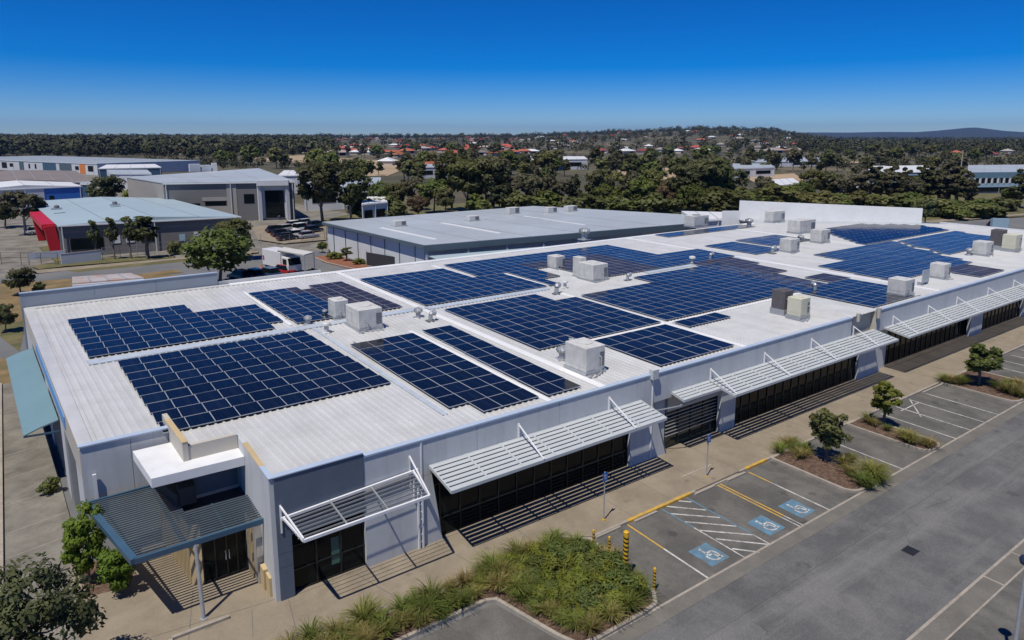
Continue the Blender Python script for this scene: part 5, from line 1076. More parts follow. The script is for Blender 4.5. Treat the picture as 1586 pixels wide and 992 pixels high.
for i in range(1, 6):
    t = i / 6; x0 = 37.3 + 52 * t; mb.bar((x0, 56.7 - 5.4 * t, 5.02), (34.4 + 47 * t, 89.0, 5.27), 0.12, 0.06)
mb.build('roof_joint', M['galv'], sr)
for f0 in (0.06, 0.28, 0.62): mb = MB(); mb.bar((37 + 52 * f0 + 1, 60, 5.06), (37 + 52 * f0 - 0.5, 76, 5.18), 0.7, 0.05); mb.build('roof_patch', M['roof_white'], sr)
for (bx, by, w_, h_, lab) in ((621, 351, 2.0, 0.8, 'pale unit on the shed roof nearest its left end'), (735, 343, 2.0, 0.8, 'pale unit on the shed roof, second from left end'), (797, 332, 2.4, 1.15, 'taller pale unit at the middle of the shed roof'), (856, 330, 2.2, 0.95, 'pale unit right of the taller one on the shed roof'), (887, 328, 2.4, 1.0, 'rightmost pale unit on the shed roof')):
    q = at(bx, by, 5.15); o = lthing('air_conditioning_unit', lab, 'air conditioner', (q[0], q[1], 5.12), 'units on the shed roof')
    mb = MB(); mb.box(-w_ / 2, w_ / 2, 0, 1.4, 0.15, 0.15 + h_); part(mb, 'casing', M['ac'], o); mb = MB(); mb.box(w_ * 0.08, w_ * 0.46, -0.03, -0.004, 0.3, 0.05 + h_); part(mb, 'louvre', M['grille'], o); mb = MB(); mb.box(-w_ / 2 - 0.2, w_ / 2 + 0.2, -0.2, 1.6, 0, 0.15); part(mb, 'base_frame', M['galv'], o)
o = thing('lean_to_roof', 'low pale green lean-to roof between shed and main building', 'lean-to', (60, 47, 0))
mb = MB(); mb.prism([(37.4, 47.6), (70, 45.0), (70, 50.6), (37.4, 55.5)], [3.1, 3.1, 3.5, 3.5], [3.2, 3.2, 3.6, 3.6]); mb.build('roof', M['roof_pale'], o); mb = MB(); mb.prism([(36.6, 47.4), (37.35, 47.4), (37.35, 52.5), (36.6, 52.5)], -0.3, 3.6); mb.build('end_wall', M['b_white'], o)
rect_bld('white_outbuilding', 'small white flat-roofed outbuilding between shed and tall end wall', P4([(1078, 343), (1145, 339), (1140, 331), (1055, 329)], 5.3), 5.3, 'b_white', 'roof_white')
# red portal building
b1 = P4([(90, 349), (371, 335), (260, 307), (48, 312)], 5.3)
rb = rect_bld('grey_office_building', 'grey building with pale blue roof and a red entrance portal', b1, 5.2, 'b_grey', 'roof_pale', ridge=0.7, over=0.012, wins=((0, 0.05, 0.22, 0.9, 2.9, 'glass'), (0, 0.27, 0.31, 1.6, 3.0, 'b_white'), (0, 0.34, 0.385, 1.6, 3.0, 'b_white'), (0, 0.42, 0.50, 1.6, 3.0, 'glass'), (0, 0.635, 0.67, 1.3, 2.5, 'sign_pale'), (0, 0.72, 0.78, 1.6, 2.8, 'b_white'), (3, 0.02, 0.98, 0.0, 4.6, 'b_taupe')))
fl, bl = Vector((*b1[0], 0)), Vector((*b1[3], 0)); d = (bl - fl).normalized(); nx = Vector((-d.y, d.x, 0))
if nx.x > 0: nx = -nx
a = fl + d * 1.0 + nx * 0.1; b = fl + d * 26 + nx * 0.1
mb = MB()
for p_ in (a, b): q1 = p_ + nx * 1.6; mb.bar((p_.x, p_.y, 2.6), (q1.x, q1.y, 2.4), 1.4, 5.4)
m0 = a + nx * 1.2; m1 = b + nx * 1.2; mb.bar((m0.x, m0.y, 5.0), (m1.x, m1.y, 5.0), 1.9, 0.9); m0 = a + nx * 0.8; m1 = b + nx * 0.8
mb.build('red_portal', M['red'], rb)
mb = MB(); p0 = a + nx * 0.3 + d; p1 = b + nx * 0.3 - d; mb.bar((p0.x, p0.y, 3.4), (p1.x, p1.y, 3.4), 0.2, 2.0); mb.build('window', M['glass'], rb)
for (bx, by) in ((88, 324), (178, 318)):
    q = at(bx, by, 6.2); o = lthing('roof_vent', 'small dark vent on the pale blue roof, ' + ('left half' if bx < 100 else 'near the ridge'), 'roof vent', (q[0], q[1], 6.1))
    mb = MB(); mb.box(-0.9, 0.9, -0.5, 0.5, 0, 0.3); part(mb, 'base', M['galv'], o); mb = MB(); mb.lathe([(0.45, 0.3), (0.45, 0.7), (0.2, 0.9)], 10); part(mb, 'cap', M['grille'], o)
lw = [(-4.2, 101.2), (1.2, 103.2)]
o = thing('low_white_wall', 'low white rendered wall before the grey building', 'wall', (-1.5, 102, 0)); mb = MB(); mb.bar((-4.2, 101.0, 0.7), (1.4, 102.2, 0.7), 0.2, 1.7); mb.build('panel', M['b_white'], o); mb = MB(); mb.bar((-4.2, 101.0, 1.58), (1.4, 102.2, 1.58), 0.26, 0.08); mb.build('coping', M['kerb'], o)
def fence(ptsl, h, label, mat='galv', step=2.5):
    o = thing('wire_fence', label, 'fence', (ptsl[0][0], ptsl[0][1], 0))
    mb = MB()
    for a, b in zip(ptsl, ptsl[1:]):
        L_ = math.dist(a, b); n = max(1, int(L_ / step))
        for i in range(n + 1):
            t = i / n; x, y = a[0] + (b[0] - a[0]) * t, a[1] + (b[1] - a[1]) * t; mb.tube((x, y, -0.2), (x, y, h), 0.04, n=6)
    mb.build('posts', M[mat], o); mb = MB()
    for a, b in zip(ptsl, ptsl[1:]):
        for z in (h - 0.03, h * 0.55, 0.15): mb.bar((a[0], a[1], z), (b[0], b[1], z), 0.04, 0.04)
    mb.build('rails', M[mat], o)
fence([(1.6, 102.3), (12, 103.6), (24.5, 106)], 1.9, 'grey wire fence running before the slim trees'); fence([(-12, 107), (-6.8, 103), (-4.6, 101)], 1.8, 'dark wire fence and gate at the driveway mouth', 'dark'); fence([(29.5, 100), (40, 104), (46, 101)], 1.8, 'wire fence with posts before the parked cars', 'wood')
# grey two storey behind
b2 = P4([(253, 285), (455, 282), (400, 262), (197, 276)], 9.0)
gb = rect_bld('grey_showroom', 'large grey and taupe showroom with white framed glass entrance', b2, 9.0, 'b_grey', 'roof_far', over=0.01, wins=((3, 0.0, 1.0, -0.2, 8.9, 'b_taupe'), (0, 0.12, 0.26, 3.0, 4.2, 'glass'), (0, 0.30, 0.46, 3.6, 4.6, 'glass'), (0, 0.28, 0.47, 4.7, 5.6, 'b_taupe'), (0, 0.28, 0.47, 0, 3.4, 'b_taupe'), (0, 0.47, 0.545, 0, 9.1, 'b_taupe'), (0, 0.60, 0.68, 4.0, 6.2, 'glass'), (0, 0.71, 0.96, 0, 9.3, 'b_white')))
p, q2 = Vector((*b2[0], 0)), Vector((*b2[1], 0)); d = q2 - p; nrm = Vector((d.y, -d.x, 0)).normalized()
if nrm.y > 0: nrm = -nrm
a = p + d * 0.765 + nrm * 0.12; b = p + d * 0.915 + nrm * 0.12; mb = MB(); mb.bar((a.x, a.y, 3.6), (b.x, b.y, 3.6), 0.1, 6.8); mb.build('window', M['glass'], gb)
for f0 in (0.725, 0.945): a = p + d * f0 + nrm * 0.8; mb = MB(); mb.box(a.x - 0.4, a.x + 0.4, a.y - 0.4, a.y + 0.4, -0.3, 8.4); mb.build('column', M['b_white'], gb)
a = p + d * 0.71 + nrm * 0.8; b = p + d * 0.96 + nrm * 0.8; mb = MB(); mb.bar((a.x, a.y, 8.9), (b.x, b.y, 8.9), 1.6, 1.3); mb.build('entrance_lintel', M['b_white'], gb)
q = at(315, 266, 9.2); o = lthing('rooftop_plant', 'white plant units clustered on the showroom roof', 'air conditioner', (q[0], q[1], 9.2))
mb = MB(); mb.box(-4, -1, -1, 1, 0, 2.4); mb.box(-0.6, 2.2, -1, 1, 0, 2.0); part(mb, 'casing', M['b_white'], o); mb = MB(); mb.box(2.6, 4, -0.8, 0.8, 0, 2.6); part(mb, 'condenser', M['ac'], o)
# industrial rows on the left
rect_bld('blue_warehouse', 'warehouse with bright blue cladding behind the left trees', P4([(-60, 297), (127, 289), (110, 283), (-60, 287)], 5.5), 5.5, 'b_blue', 'roof_white', ridge=1.0, wins=((0, 0.0, 0.66, -0.3, 5.4, 'b_white'), (0, 0.70, 0.74, 2.0, 3.2, 'glass')))
rect_bld('brown_roofed_warehouse', 'broad low warehouse with brown grey roof behind the blue one', P4([(-60, 283), (142, 282), (118, 265), (-60, 268)], 4.5), 4.5, 'b_taupe', 'roof_brown', ridge=0.8)
rect_bld('teal_workshop', 'small teal workshop beside the round dark tree', P4([(124, 286), (148, 286), (146, 281), (124, 281)], 4.0), 4.0, 'canopy', 'roof_far')
rowp = [at(-80, 259, -0.4)[:2], at(152, 272, -0.4)[:2]]
q0, q1 = Vector((*rowp[0], 0)), Vector((*rowp[1], 0)); dd = q1 - q0; nn = Vector((-dd.y, dd.x, 0)).normalized()
if nn.y < 0: nn = -nn
ur = rect_bld('unit_row', 'long row of white industrial units with grey roofs', [q0[:2], q1[:2], (q1 + nn * 60)[:2], (q0 + nn * 60)[:2]], 5.6, 'b_white', 'roof_far', ridge=0.0,
    wins=((0, 0.35, 0.38, 1.5, 3.6, 'glass'), (0, 0.42, 0.455, 1, 4.5, 'glass'), (0, 0.475, 0.50, 2, 4, 'glass'), (0, 0.54, 0.57, 0, 5.4, 'fascia'), (0, 0.60, 0.61, 1.5, 4.2, 'glass'), (0, 0.64, 0.65, 1.5, 4.2, 'glass'), (0, 0.69, 0.77, 0, 5.2, 'canopy'), (0, 0.79, 0.86, 0, 5.2, 'fascia'), (0, 0.88, 0.90, 2, 4, 'glass'), (0, 0.905, 0.935, 0, 5.5, 'orange'), (0, 0.95, 0.98, 1.5, 4.5, 'glass')))
rect_bld('pale_roofed_unit', 'white roofed unit with dark curved front beyond the unit row', P4([(152, 262), (250, 260), (240, 255), (165, 256)], 5.0), 5.0, 'canopy', 'roof_white'); rect_bld('grey_roofed_unit', 'grey roofed unit behind the white roofed unit', P4([(170, 270), (235, 270), (228, 264), (165, 264)], 6.0), 6.0, 'b_white', 'roof_far')
# office with blue bands on the right
ob = P4([(1499, 268), (1600, 267), (1597, 256), (1500, 257)], 7.0)
of = rect_bld('blue_banded_office', 'two storey office with blue metal bands and grey roof at right', ob, 7.0, 'b_white', 'roof_far', over=0.01)
p, q2 = Vector((*ob[0], 0)), Vector((*ob[1], 0)); d = q2 - p; nrm = Vector((d.y, -d.x, 0)).normalized()
if nrm.dot(Vector((CAM[0], CAM[1], 0)) - p) < 0: nrm = -nrm
for z0, z1, m_, nm in ((5.0, 7.1, 'line_blue', 'blue_band'), (3.1, 5.0, 'glass', 'window'), (1.7, 3.1, 'sign_pale', 'blue_band'), (0, 1.7, 'glass', 'window')):
    a, b = p + nrm * (0.3 if m_ == 'glass' else 0.5), q2 + nrm * (0.3 if m_ == 'glass' else 0.5); mb = MB(); mb.bar((a.x, a.y, (z0 + z1) / 2), (b.x, b.y, (z0 + z1) / 2), 0.3, z1 - z0); mb.build(nm, M[m_], of)
for i in range(12):
    a = p + d * (i / 11) + nrm * 0.55; mb = MB(); mb.box(a.x - 0.3, a.x + 0.3, a.y - 0.3, a.y + 0.3, 3.1, 5.0); mb.build('column', M['b_white'], of)
for (pl, h, wall, roof, lab) in (([(1272, 292), (1332, 291), (1325, 281), (1275, 281)], 3.5, 'b_white', 'roof_far', 'low pale building with grey roof left of the feathery trees'), ([(1190, 290), (1240, 285), (1228, 277), (1185, 280)], 3.5, 'b_white', 'roof_white', 'pale building behind the right end of the belt'), ([(1345, 268), (1440, 267), (1440, 257), (1345, 258)], 4.5, 'sign_pale', 'roof_white', 'pale blue building hidden behind feathery trees'),
        ([(1135, 262), (1200, 260), (1192, 254), (1135, 254)], 4.2, 'b_white', 'roof_far', 'white flat block with dark windows behind the belt'), ([(1150, 252), (1290, 250), (1270, 244), (1160, 246)], 3, 'b_white', 'roof_far', 'long grey roofed hall beyond the bare earth'), ([(430, 273), (490, 272), (480, 265), (440, 265)], 6, 'b_white', 'roof_white', 'white roofed shop behind the showroom'), ([(470, 292), (590, 288), (590, 276), (480, 278)], 6, 'b_white', 'roof_far', 'pale roofed building glimpsed behind the great gum'),
        ([(560, 318), (600, 314), (596, 304), (562, 306)], 4.5, 'b_white', 'roof_white', 'small white awning building right of the great gum'), ([(815, 248), (910, 247), (905, 243), (820, 243)], 6, 'b_white', 'roof_white', 'long low white roof beyond the bare earth'), ([(650, 260), (700, 259), (695, 255), (655, 255)], 5, 'b_white', 'roof_far', 'grey roofed shed before the red roofs')):
    rect_bld('distant_building', lab, P4(pl, h), h, wall, roof, wins=((0, 0.1, 0.4, h * 0.3, h * 0.7, 'glass'), (0, 0.55, 0.9, h * 0.3, h * 0.7, 'glass')))
# rusty roofed low building behind the parapet
pts = P4([(113, 441), (222, 432), (202, 425), (113, 431)], 3.4)
o = rect_bld('rusty_roofed_hut', 'low hut with rusty grey roof behind the blue-grey parapet', pts, 3.3, 'b_white', 'rust', over=0.02)
# ------------------------------------------------ vehicles
def car(x, y, rz, paint, label, L_=4.4, W_=1.8, H_=1.5, wagon=0.0, group='parked cars', z=-0.09, name='parked_car'):
    o = lthing(name, label, 'car', (x, y, z), group, rz); w2 = W_ / 2; h = L_ / 2
    mb = MB(); k = 0
    secs = [(-h, 0.35, 0.62, 0.86), (-h + 0.12, 0.24, 0.86, 0.95), (-h + 0.9, 0.2, 0.92, 1.0), (0.6, 0.2, 0.92, 1.0), (h - 0.9, 0.2, 0.84, 0.98), (h - 0.15, 0.24, 0.72, 0.9), (h, 0.38, 0.6, 0.8)]
    for (xx, zb, zt, ws) in secs:
        w_ = w2 * ws; mb.v += [(xx, -w_ * 0.96, zb), (xx, -w_, (zb + zt) / 2), (xx, -w_ * 0.9, zt), (xx, w_ * 0.9, zt), (xx, w_, (zb + zt) / 2), (xx, w_ * 0.96, zb)]
    for s in range(len(secs) - 1):
        for e in range(6): a, b = s * 6 + e, s * 6 + (e + 1) % 6; mb.f.append((a, b, b + 6, a + 6)); mb.m.append(0)
    mb.f.append((5, 4, 3, 2, 1, 0)); mb.m.append(0); e = (len(secs) - 1) * 6; mb.f.append(tuple(range(e, e + 6))); mb.m.append(0)
    body = part(mb, 'body', M[paint], o, smooth=False, bevel=0.04)
    xr = -h + 0.35 - wagon * 0.1; mb = MB()
    low = [(xr, 0.9), (1.05, 0.9)]; top = [(xr + 0.45 - wagon * 0.3, H_), (0.35, H_)]
    V = [(low[0][0], -w2 * 0.88, low[0][1]), (low[1][0], -w2 * 0.88, low[1][1]), (low[1][0], w2 * 0.88, low[1][1]), (low[0][0], w2 * 0.88, low[0][1]), (top[0][0], -w2 * 0.7, top[0][1]), (top[1][0], -w2 * 0.7, top[1][1]), (top[1][0], w2 * 0.7, top[1][1]), (top[0][0], w2 * 0.7, top[0][1])]
    mb.v = V; mb.f = [(0, 1, 5, 4), (1, 2, 6, 5), (2, 3, 7, 6), (3, 0, 4, 7), (4, 5, 6, 7)]; mb.m = [0] * 5; part(mb, 'window', M['glass'], o)
    mb = MB(); mb.box(top[0][0] - 0.05, top[1][0] + 0.08, -w2 * 0.73, w2 * 0.73, H_ - 0.02, H_ + 0.035); part(mb, 'roof', M[paint], o, bevel=0.02)
    for sx in (-1, 1):
        for sy in (-1, 1):
            mb = MB(); mb.tube((sx * h * 0.6, sy * (w2 - 0.2), 0.32), (sx * h * 0.6, sy * (w2 + 0.01), 0.32), 0.32, n=16); wh = part(mb, 'wheel', M['tyre'], o); mb = MB(); mb.tube((sx * h * 0.6, sy * (w2 + 0.012), 0.32), (sx * h * 0.6, sy * (w2 + 0.02), 0.32), 0.2, n=12); part(mb, 'rim', M['galv'], wh)
    for sy in (-1, 1):
        mb = MB(); mb.box(-h - 0.01, -h + 0.1, sy * w2 * 0.6 - 0.15, sy * w2 * 0.6 + 0.15, 0.62, 0.8); part(mb, 'tail_light', M['lamp_red'], o); mb = MB(); mb.box(h - 0.16, h + 0.0, sy * w2 * 0.55 - 0.16, sy * w2 * 0.55 + 0.16, 0.56, 0.7); part(mb, 'headlight', M['line_white'], o)
    return o
def carpx(bx, by, rz, paint, label, **k): q = at(bx, by, -0.09); return car(q[0], q[1], rz, paint, label, **k)
carpx(372, 434, 1.9, 'car_dark', 'dark car parked nearest the broad green tree trunk'); carpx(393, 432, 1.9, 'car_blue', 'dark blue car in the middle of the row by the truck'); carpx(416, 430, 1.9, 'car_blue', 'dark blue car parked next to the white truck'); carpx(438, 425, 1.9, 'car_red', 'red car half hidden beside the white truck')
carpx(446, 358, 0.4, 'car_silver', 'silver wagon in the yard before the showroom', wagon=1); carpx(468, 358, 0.4, 'car_white', 'white four-wheel drive before the showroom', H_=1.8, wagon=1); carpx(486, 360, 0.4, 'car_dark', 'dark wagon right of the white four-wheel drive', wagon=1); carpx(446, 372, 0.2, 'car_dark', 'dark utility car nearest the street fence'); carpx(437, 366, 0.2, 'car_dark', 'dark low car left of the dark utility'); carpx(428, 360, 0.2, 'car_dark', 'small dark car at the yard edge'); carpx(438, 338, 0.6, 'car_blue', 'blue car parked at the showroom door'); carpx(490, 352, 0.4, 'car_dark', 'dark van under the great gum', wagon=1)
carpx(456, 352, 0.4, 'car_white', 'white hatchback behind the silver wagon'); carpx(474, 349, 0.4, 'car_silver', 'silver sedan behind the white four-wheel drive'); carpx(462, 367, 0.2, 'car_white', 'white sedan between wagon row and street fence'); carpx(478, 369, 0.2, 'car_silver', 'silver car nearest the shed corner')
carpx(1545, 352, -0.5, 'car_dark', 'dark car on the far right road'); carpx(60, 362, 0.2, 'car_silver', 'silver car by the driveway left of the red portal')
q = at(438, 417, -0.09)
tk = lthing('box_truck', 'white box truck parked under the shade canopy', 'truck', (22.9, 74.2, -0.09), None, -1.36)
mb = MB(); mb.box(-4.2, 1.2, -1.2, 1.2, 0.9, 3.3); bx = part(mb, 'cargo_box', M['car_white'], tk, bevel=0.04)
mb = MB(); mb.xz([(1.3, 0.6), (3.2, 0.6), (3.25, 1.5), (2.9, 2.6), (1.3, 2.7)], -1.1, 1.1); cb = part(mb, 'cab', M['car_white'], tk, bevel=0.05)
mb = MB(); mb.poly([(3.26, -1.0, 1.55), (3.26, 1.0, 1.55), (2.93, 0.95, 2.55), (2.93, -0.95, 2.55)]); part(mb, 'windscreen', M['glass'], tk); mb = MB(); mb.box(1.7, 2.8, -1.12, -1.105, 1.6, 2.4); part(mb, 'window', M['glass'], tk); mb = MB(); mb.box(1.7, 2.8, 1.105, 1.12, 1.6, 2.4); part(mb, 'window', M['glass'], tk)
mb = MB(); mb.box(-4.0, -3.6, -1.23, -1.205, 1.6, 2.3); part(mb, 'red_marking', M['lamp_red'], bx)
mb = MB(); mb.box(-4.1, 3.0, -0.9, 0.9, 0.5, 0.9); part(mb, 'chassis', M['dark'], tk)
for xx in (-3.0, 2.3):
    for sy in (-1, 1): mb = MB(); mb.tube((xx, sy * 0.85, 0.45), (xx, sy * 1.15, 0.45), 0.45, n=16); part(mb, 'wheel', M['tyre'], tk)
# shade canopy over the truck
sc = thing('shade_canopy', 'pale flat shade canopy on thin posts over the truck yard', 'canopy', (23, 76, 0)); c4 = P4([(430, 388.5), (471, 396), (486, 391.5), (440, 384)], 3.4)
mb = MB(); mb.prism(c4, 3.35, 3.5); mb.build('roof', M['shade'], sc)
for p_ in c4: mb = MB(); mb.tube((p_[0], p_[1], -0.2), (p_[0], p_[1], 3.35), 0.06, n=8); mb.build('post', M['galv'], sc)
mb = MB(); a, b = c4[0], c4[3]; mb.bar((a[0], a[1], 2.6), (b[0] * 0.5 + a[0] * 0.5, b[1] * 0.5 + a[1] * 0.5, 2.6), 0.1, 1.5); mb.build('side_screen', M['dark'], sc)
q = at(405, 416, -0.09); o = lthing('traffic_cone', 'red traffic cone behind the white truck', 'cone', q); mb = MB(); mb.lathe([(0.3, 0), (0.3, 0.05), (0.2, 0.06), (0.05, 0.75)], 14); part(mb, 'cone', M['orange'], o); mb = MB(); mb.lathe([(0.135, 0.36), (0.1, 0.5)], 14); part(mb, 'band', M['line_white'], o)
o = thing('dark_gate', 'dark grey mesh gate between shed wall and main building', 'gate', (34, 62, 0)); mb = MB(); a = at(568, 410, 0); b = at(622, 420, 0); mb.bar((a[0], a[1], 1.0), (b[0], b[1], 1.0), 0.1, 2.0); mb.build('panel', M['dark'], o); mb = MB(); mb.tube((a[0], a[1], -0.2), (a[0], a[1], 2.2), 0.08); mb.build('post', M['galv'], o)
# poles
def pole(bx, by, ty, label, arms=True, r=0.16, mat='wood', name='power_pole', z=-0.2):
    x, y, _ = at(bx, by, z); h = top_h(x, y, ty); o = lthing(name, label, 'pole', (x, y, z)); mb = MB(); mb.tube((0, 0, 0), (0, 0, h), r, r * 0.65, 10); part(mb, 'pole', M[mat], o)
    if arms:
        mb = MB(); mb.bar((-1.3, 1.0, h - 0.5), (1.3, -1.0, h - 0.5), 0.14, 0.16); mb.bar((-0.9, 0.7, h - 4.2), (0.9, -0.7, h - 4.2), 0.14, 0.16); part(mb, 'crossarm', M[mat], o)
    return o
pole(910, 326, 270, 'timber power pole with crossarms rising over the shed roof'); pole(296, 318, 293, 'thin street light before the grey showroom wall', False, 0.12, 'galv', 'street_light'); pole(404, 382, 362, 'short sign post by the yard entrance', False, 0.08, 'galv', 'sign_post'); pole(1484, 300, 232, 'leaning bare pale trunk among the feathery trees', False, 0.25, 'bark_pale', 'bare_tree_trunk')
q = at(1545, 372, -0.1); o = lthing('roadside_sign', 'pale blue roadside sign board on a post beyond the roof', 'sign', q, None, math.radians(-35)); h = top_h(q[0], q[1], 338)
mb = MB(); mb.box(-0.3, 0.3, -0.3, 0.3, 0, h * 0.5); part(mb, 'post', M['b_taupe'], o); mb = MB(); mb.box(-1.6, 1.6, -0.35, 0.35, h * 0.5, h); part(mb, 'board', M['sign_pale'], o)
o = lthing('estate_sign', 'blank white sign board on two posts by the driveway', 'sign', (*at(75, 408, -0.1)[:2], -0.1), None, 0.1); mb = MB(); mb.box(-2.6, -2.45, 0, 0.1, 0, 2.0); mb.box(2.45, 2.6, 0, 0.1, 0, 2.0); part(mb, 'post', M['wood'], o); mb = MB(); mb.box(-2.5, 2.5, -0.06, -0.005, 0.8, 1.9); part(mb, 'board', M['b_white'], o)
# ------------------------------------------------ suburb houses
def house_proto():
    r_ = MB(); w_ = MB(); L_, W_, h = 7.5, 5.2, 2.9
    w_.box(-L_, L_, -W_, W_, 0, h)
    e = 0.7; a, b = (-L_ + W_ * 0.9, 0, h + 2.3), (L_ - W_ * 0.9, 0, h + 2.3); q = [(-L_ - e, -W_ - e, h), (L_ + e, -W_ - e, h), (L_ + e, W_ + e, h), (-L_ - e, W_ + e, h)]
    r_.poly([q[0], q[1], b, a]); r_.poly([q[1], q[2], b]); r_.poly([q[2], q[3], a, b]); r_.poly([q[3], q[0], a]); r_.poly(q[::-1])
    n = MB(); n.box(1, 5, -W_ - 0.06, -W_ - 0.005, 0.2, 2.4)
    return w_.mesh('wall', M['house_wall']), r_.mesh('roof', M['red_tile']), r_.mesh('roof', M['grey_tile']), r_.mesh('roof', M['roof_white']), n.mesh('window', M['glass'])
HW, HR, HG, HWH, HN = house_proto()
def house(bx, by, kind):
    x, y, _ = at(bx, by, -0.4); lab = {'r': 'distant house with red tiled hip roof among the suburb trees', 'g': 'distant house with grey brown hip roof among suburb trees', 'w': 'distant house with pale metal hip roof among suburb trees'}[kind]
    o = thing('house', lab, 'house', (x, y, -0.4 + terr(x, y)), 'houses in the far suburb', g.uniform(-0.9, 0.9)); s = g.uniform(0.9, 1.25); o.scale = (s * g.uniform(0.9, 1.4), s, s)
    for nm, me in (('wall', HW), ('roof', {'r': HR, 'g': HG, 'w': HWH}[kind]), ('window', HN)): c = bpy.data.objects.new(nm, me); COL.objects.link(c); c.parent = o
# terrain swell under the far suburb and forest
def terr(x, y):
    v = np.array([x, y, 0.0]) - CAM; zc_ = float(v @ CF); pxx = 793 + FPX * float(v @ CR) / max(zc_, 1.0); dist = math.hypot(v[0], v[1])
    ridge = 30 * math.exp(-((pxx - 1120) / 230.0) ** 2) * min(1, max(0, (dist - 1000) / 1400)) + 13 * min(1, max(0, (dist - 900) / 1500))
    return ridge * (1 - min(1, max(0, (pxx - 1190) / 110)))
for k in range(70): house(g.uniform(520, 800), 217 + g.random() ** 1.2 * 26, 'r' if g.random() < 0.62 else ('w' if g.random() < 0.4 else 'g'))
for k in range(84): house(g.uniform(800, 1240), 217 + g.random() ** 1.2 * 22, 'r' if g.random() < 0.3 else ('w' if g.random() < 0.45 else 'g'))
for k in range(18): house(g.uniform(230, 520), 224 + g.random() * 18, 'r' if g.random() < 0.3 else 'w')
for bx, by, k in ((1480, 241, 'r'), (1535, 243, 'r'), (1560, 238, 'g'), (1380, 232, 'w'), (1330, 234, 'w'), (640, 262, 'r'), (665, 268, 'r'), (600, 256, 'w'), (620, 244, 'r'), (608, 239, 'r'), (545, 236, 'r'), (575, 234, 'r'), (630, 238, 'r'), (725, 236, 'r')): house(bx, by, k)
# ------------------------------------------------ countable trees in the middle distance
FT = {'far_a': 'dark gum among the middle distance trees', 'far_b': 'olive tree among the middle distance trees', 'far_c': 'grey-green gum among the middle distance trees', 'far_d': 'green rounded tree among the middle distance trees'}
cnt = 0
bare = [px([(390, 244), (470, 240), (560, 247), (650, 252), (640, 262), (560, 262), (470, 252), (400, 250)], 0), px([(760, 250), (840, 246), (905, 248), (905, 257), (790, 262)], 0), px([(1100, 250), (1260, 243), (1330, 246), (1330, 252), (1200, 254)], 0)]
for _ in range(900):
    if cnt >= 170: break
    bx = g.uniform(225, 1600); by = 233 + g.random() ** 1.1 * 58
    if bx < 480 and by > 262: continue
    if bx > 480 and bx < 620 and by > 285: continue
    if 1490 < bx and by > 252: continue
    if 520 < bx < 1230 and by < 262 and g.random() < 0.6: continue
    if bx > 1140 and by > 275: continue
    x, y, _z = at(bx, by, -0.4)
    if any(inside(x, y, b_) for b_ in bare): continue
    k = g.choice(['far_a', 'far_a', 'far_b', 'far_c', 'far_d'])
    tree(k, x, y, -0.5, g.uniform(7, 15), FT[k], group='trees of the middle distance', wide=g.uniform(0.9, 1.35)); cnt += 1
# ------------------------------------------------ far forest: one mass nobody could count
def forest(name, n, ylo, yhi, power, hlo, hhi, seed, quads, size, xlo=-60, xhi=1660, skip=0.0):
    gg = np.random.default_rng(seed); cs = []; hs_ = []
    while len(cs) < n:
        bx = gg.uniform(xlo, xhi); by = ylo + (yhi - ylo) * gg.random() ** power
        x, y, _z = at(bx, by, -0.4)
        if 500 < bx < 1230 and by > 216.5 and gg.random() < skip: continue
        if any(inside(x, y, b_) for b_ in bare): continue
        cs.append((x, y, terr(x, y) - 0.5)); hs_.append(gg.uniform(hlo, hhi))
    cs = np.array(cs); hs_ = np.array(hs_); N = len(cs) * quads
    C_ = np.repeat(cs, quads, 0); H_ = np.repeat(hs_, quads); wv = np.repeat(gg.uniform(0.32, 0.75, len(cs)), quads)
    d = gg.normal(size=(N, 3)); d /= np.linalg.norm(d, axis=1)[:, None]; rad = gg.random(N) ** 0.33
    Pp = C_ + np.stack([d[:, 0] * rad * H_ * wv, d[:, 1] * rad * H_ * wv, H_ * 0.5 + d[:, 2] * rad * H_ * 0.44], 1)
    nr = d * 0.8 + gg.normal(size=(N, 3)) * 0.4 + np.array([0, 0, 0.4]); nr /= np.linalg.norm(nr, axis=1)[:, None]
    a = np.cross(nr, gg.normal(size=(N, 3))); a /= np.linalg.norm(a, axis=1)[:, None]; b = np.cross(nr, a); sn = d * 1.0 + nr * 0.12 + np.array([0, 0, 0.3]); fl_ = np.sign(np.einsum('ij,ij->i', -np.cross(a, b), sn)); b = b * np.where(fl_ == 0, 1, fl_)[:, None]; s = size * H_ * gg.uniform(0.6, 1.3, N)
    V = np.empty((N, 4, 3)); V[:, 0] = Pp - a * s[:, None]; V[:, 1] = Pp + b * s[:, None]; V[:, 2] = Pp + a * s[:, None]; V[:, 3] = Pp - b * s[:, None]
    me = bpy.data.meshes.new(name); me.vertices.add(N * 4); me.vertices.foreach_set('co', V.reshape(-1)); me.loops.add(N * 4); me.loops.foreach_set('vertex_index', np.arange(N * 4, dtype=np.int32))
    me.polygons.add(N); me.polygons.foreach_set('loop_start', np.arange(0, N * 4, 4, dtype=np.int32)); me.polygons.foreach_set('loop_total', np.full(N, 4, dtype=np.int32)); me.materials.append(M['forest']); me.update(calc_edges=True)
    soft_normals(me, sn)
    at_ = me.attributes.new('tint', 'FLOAT', 'POINT'); at_.data.foreach_set('value', np.repeat(np.repeat(gg.random(len(cs)), quads), 4).astype(np.float32))
    o = bpy.data.objects.new(name, me); COL.objects.link(o); return tag(o, kind='stuff')
tag(forest('far_forest', 3000, 214, 236, 1.15, 9, 19, 5, 60, 0.085, skip=0.72), 'wooded plain of dark trees stretching to the horizon', 'forest')
tag(forest('skyline_forest', 3200, 214.5, 221, 1.3, 13, 24, 9, 44, 0.10), 'bumpy dark line of trees along the horizon', 'forest')
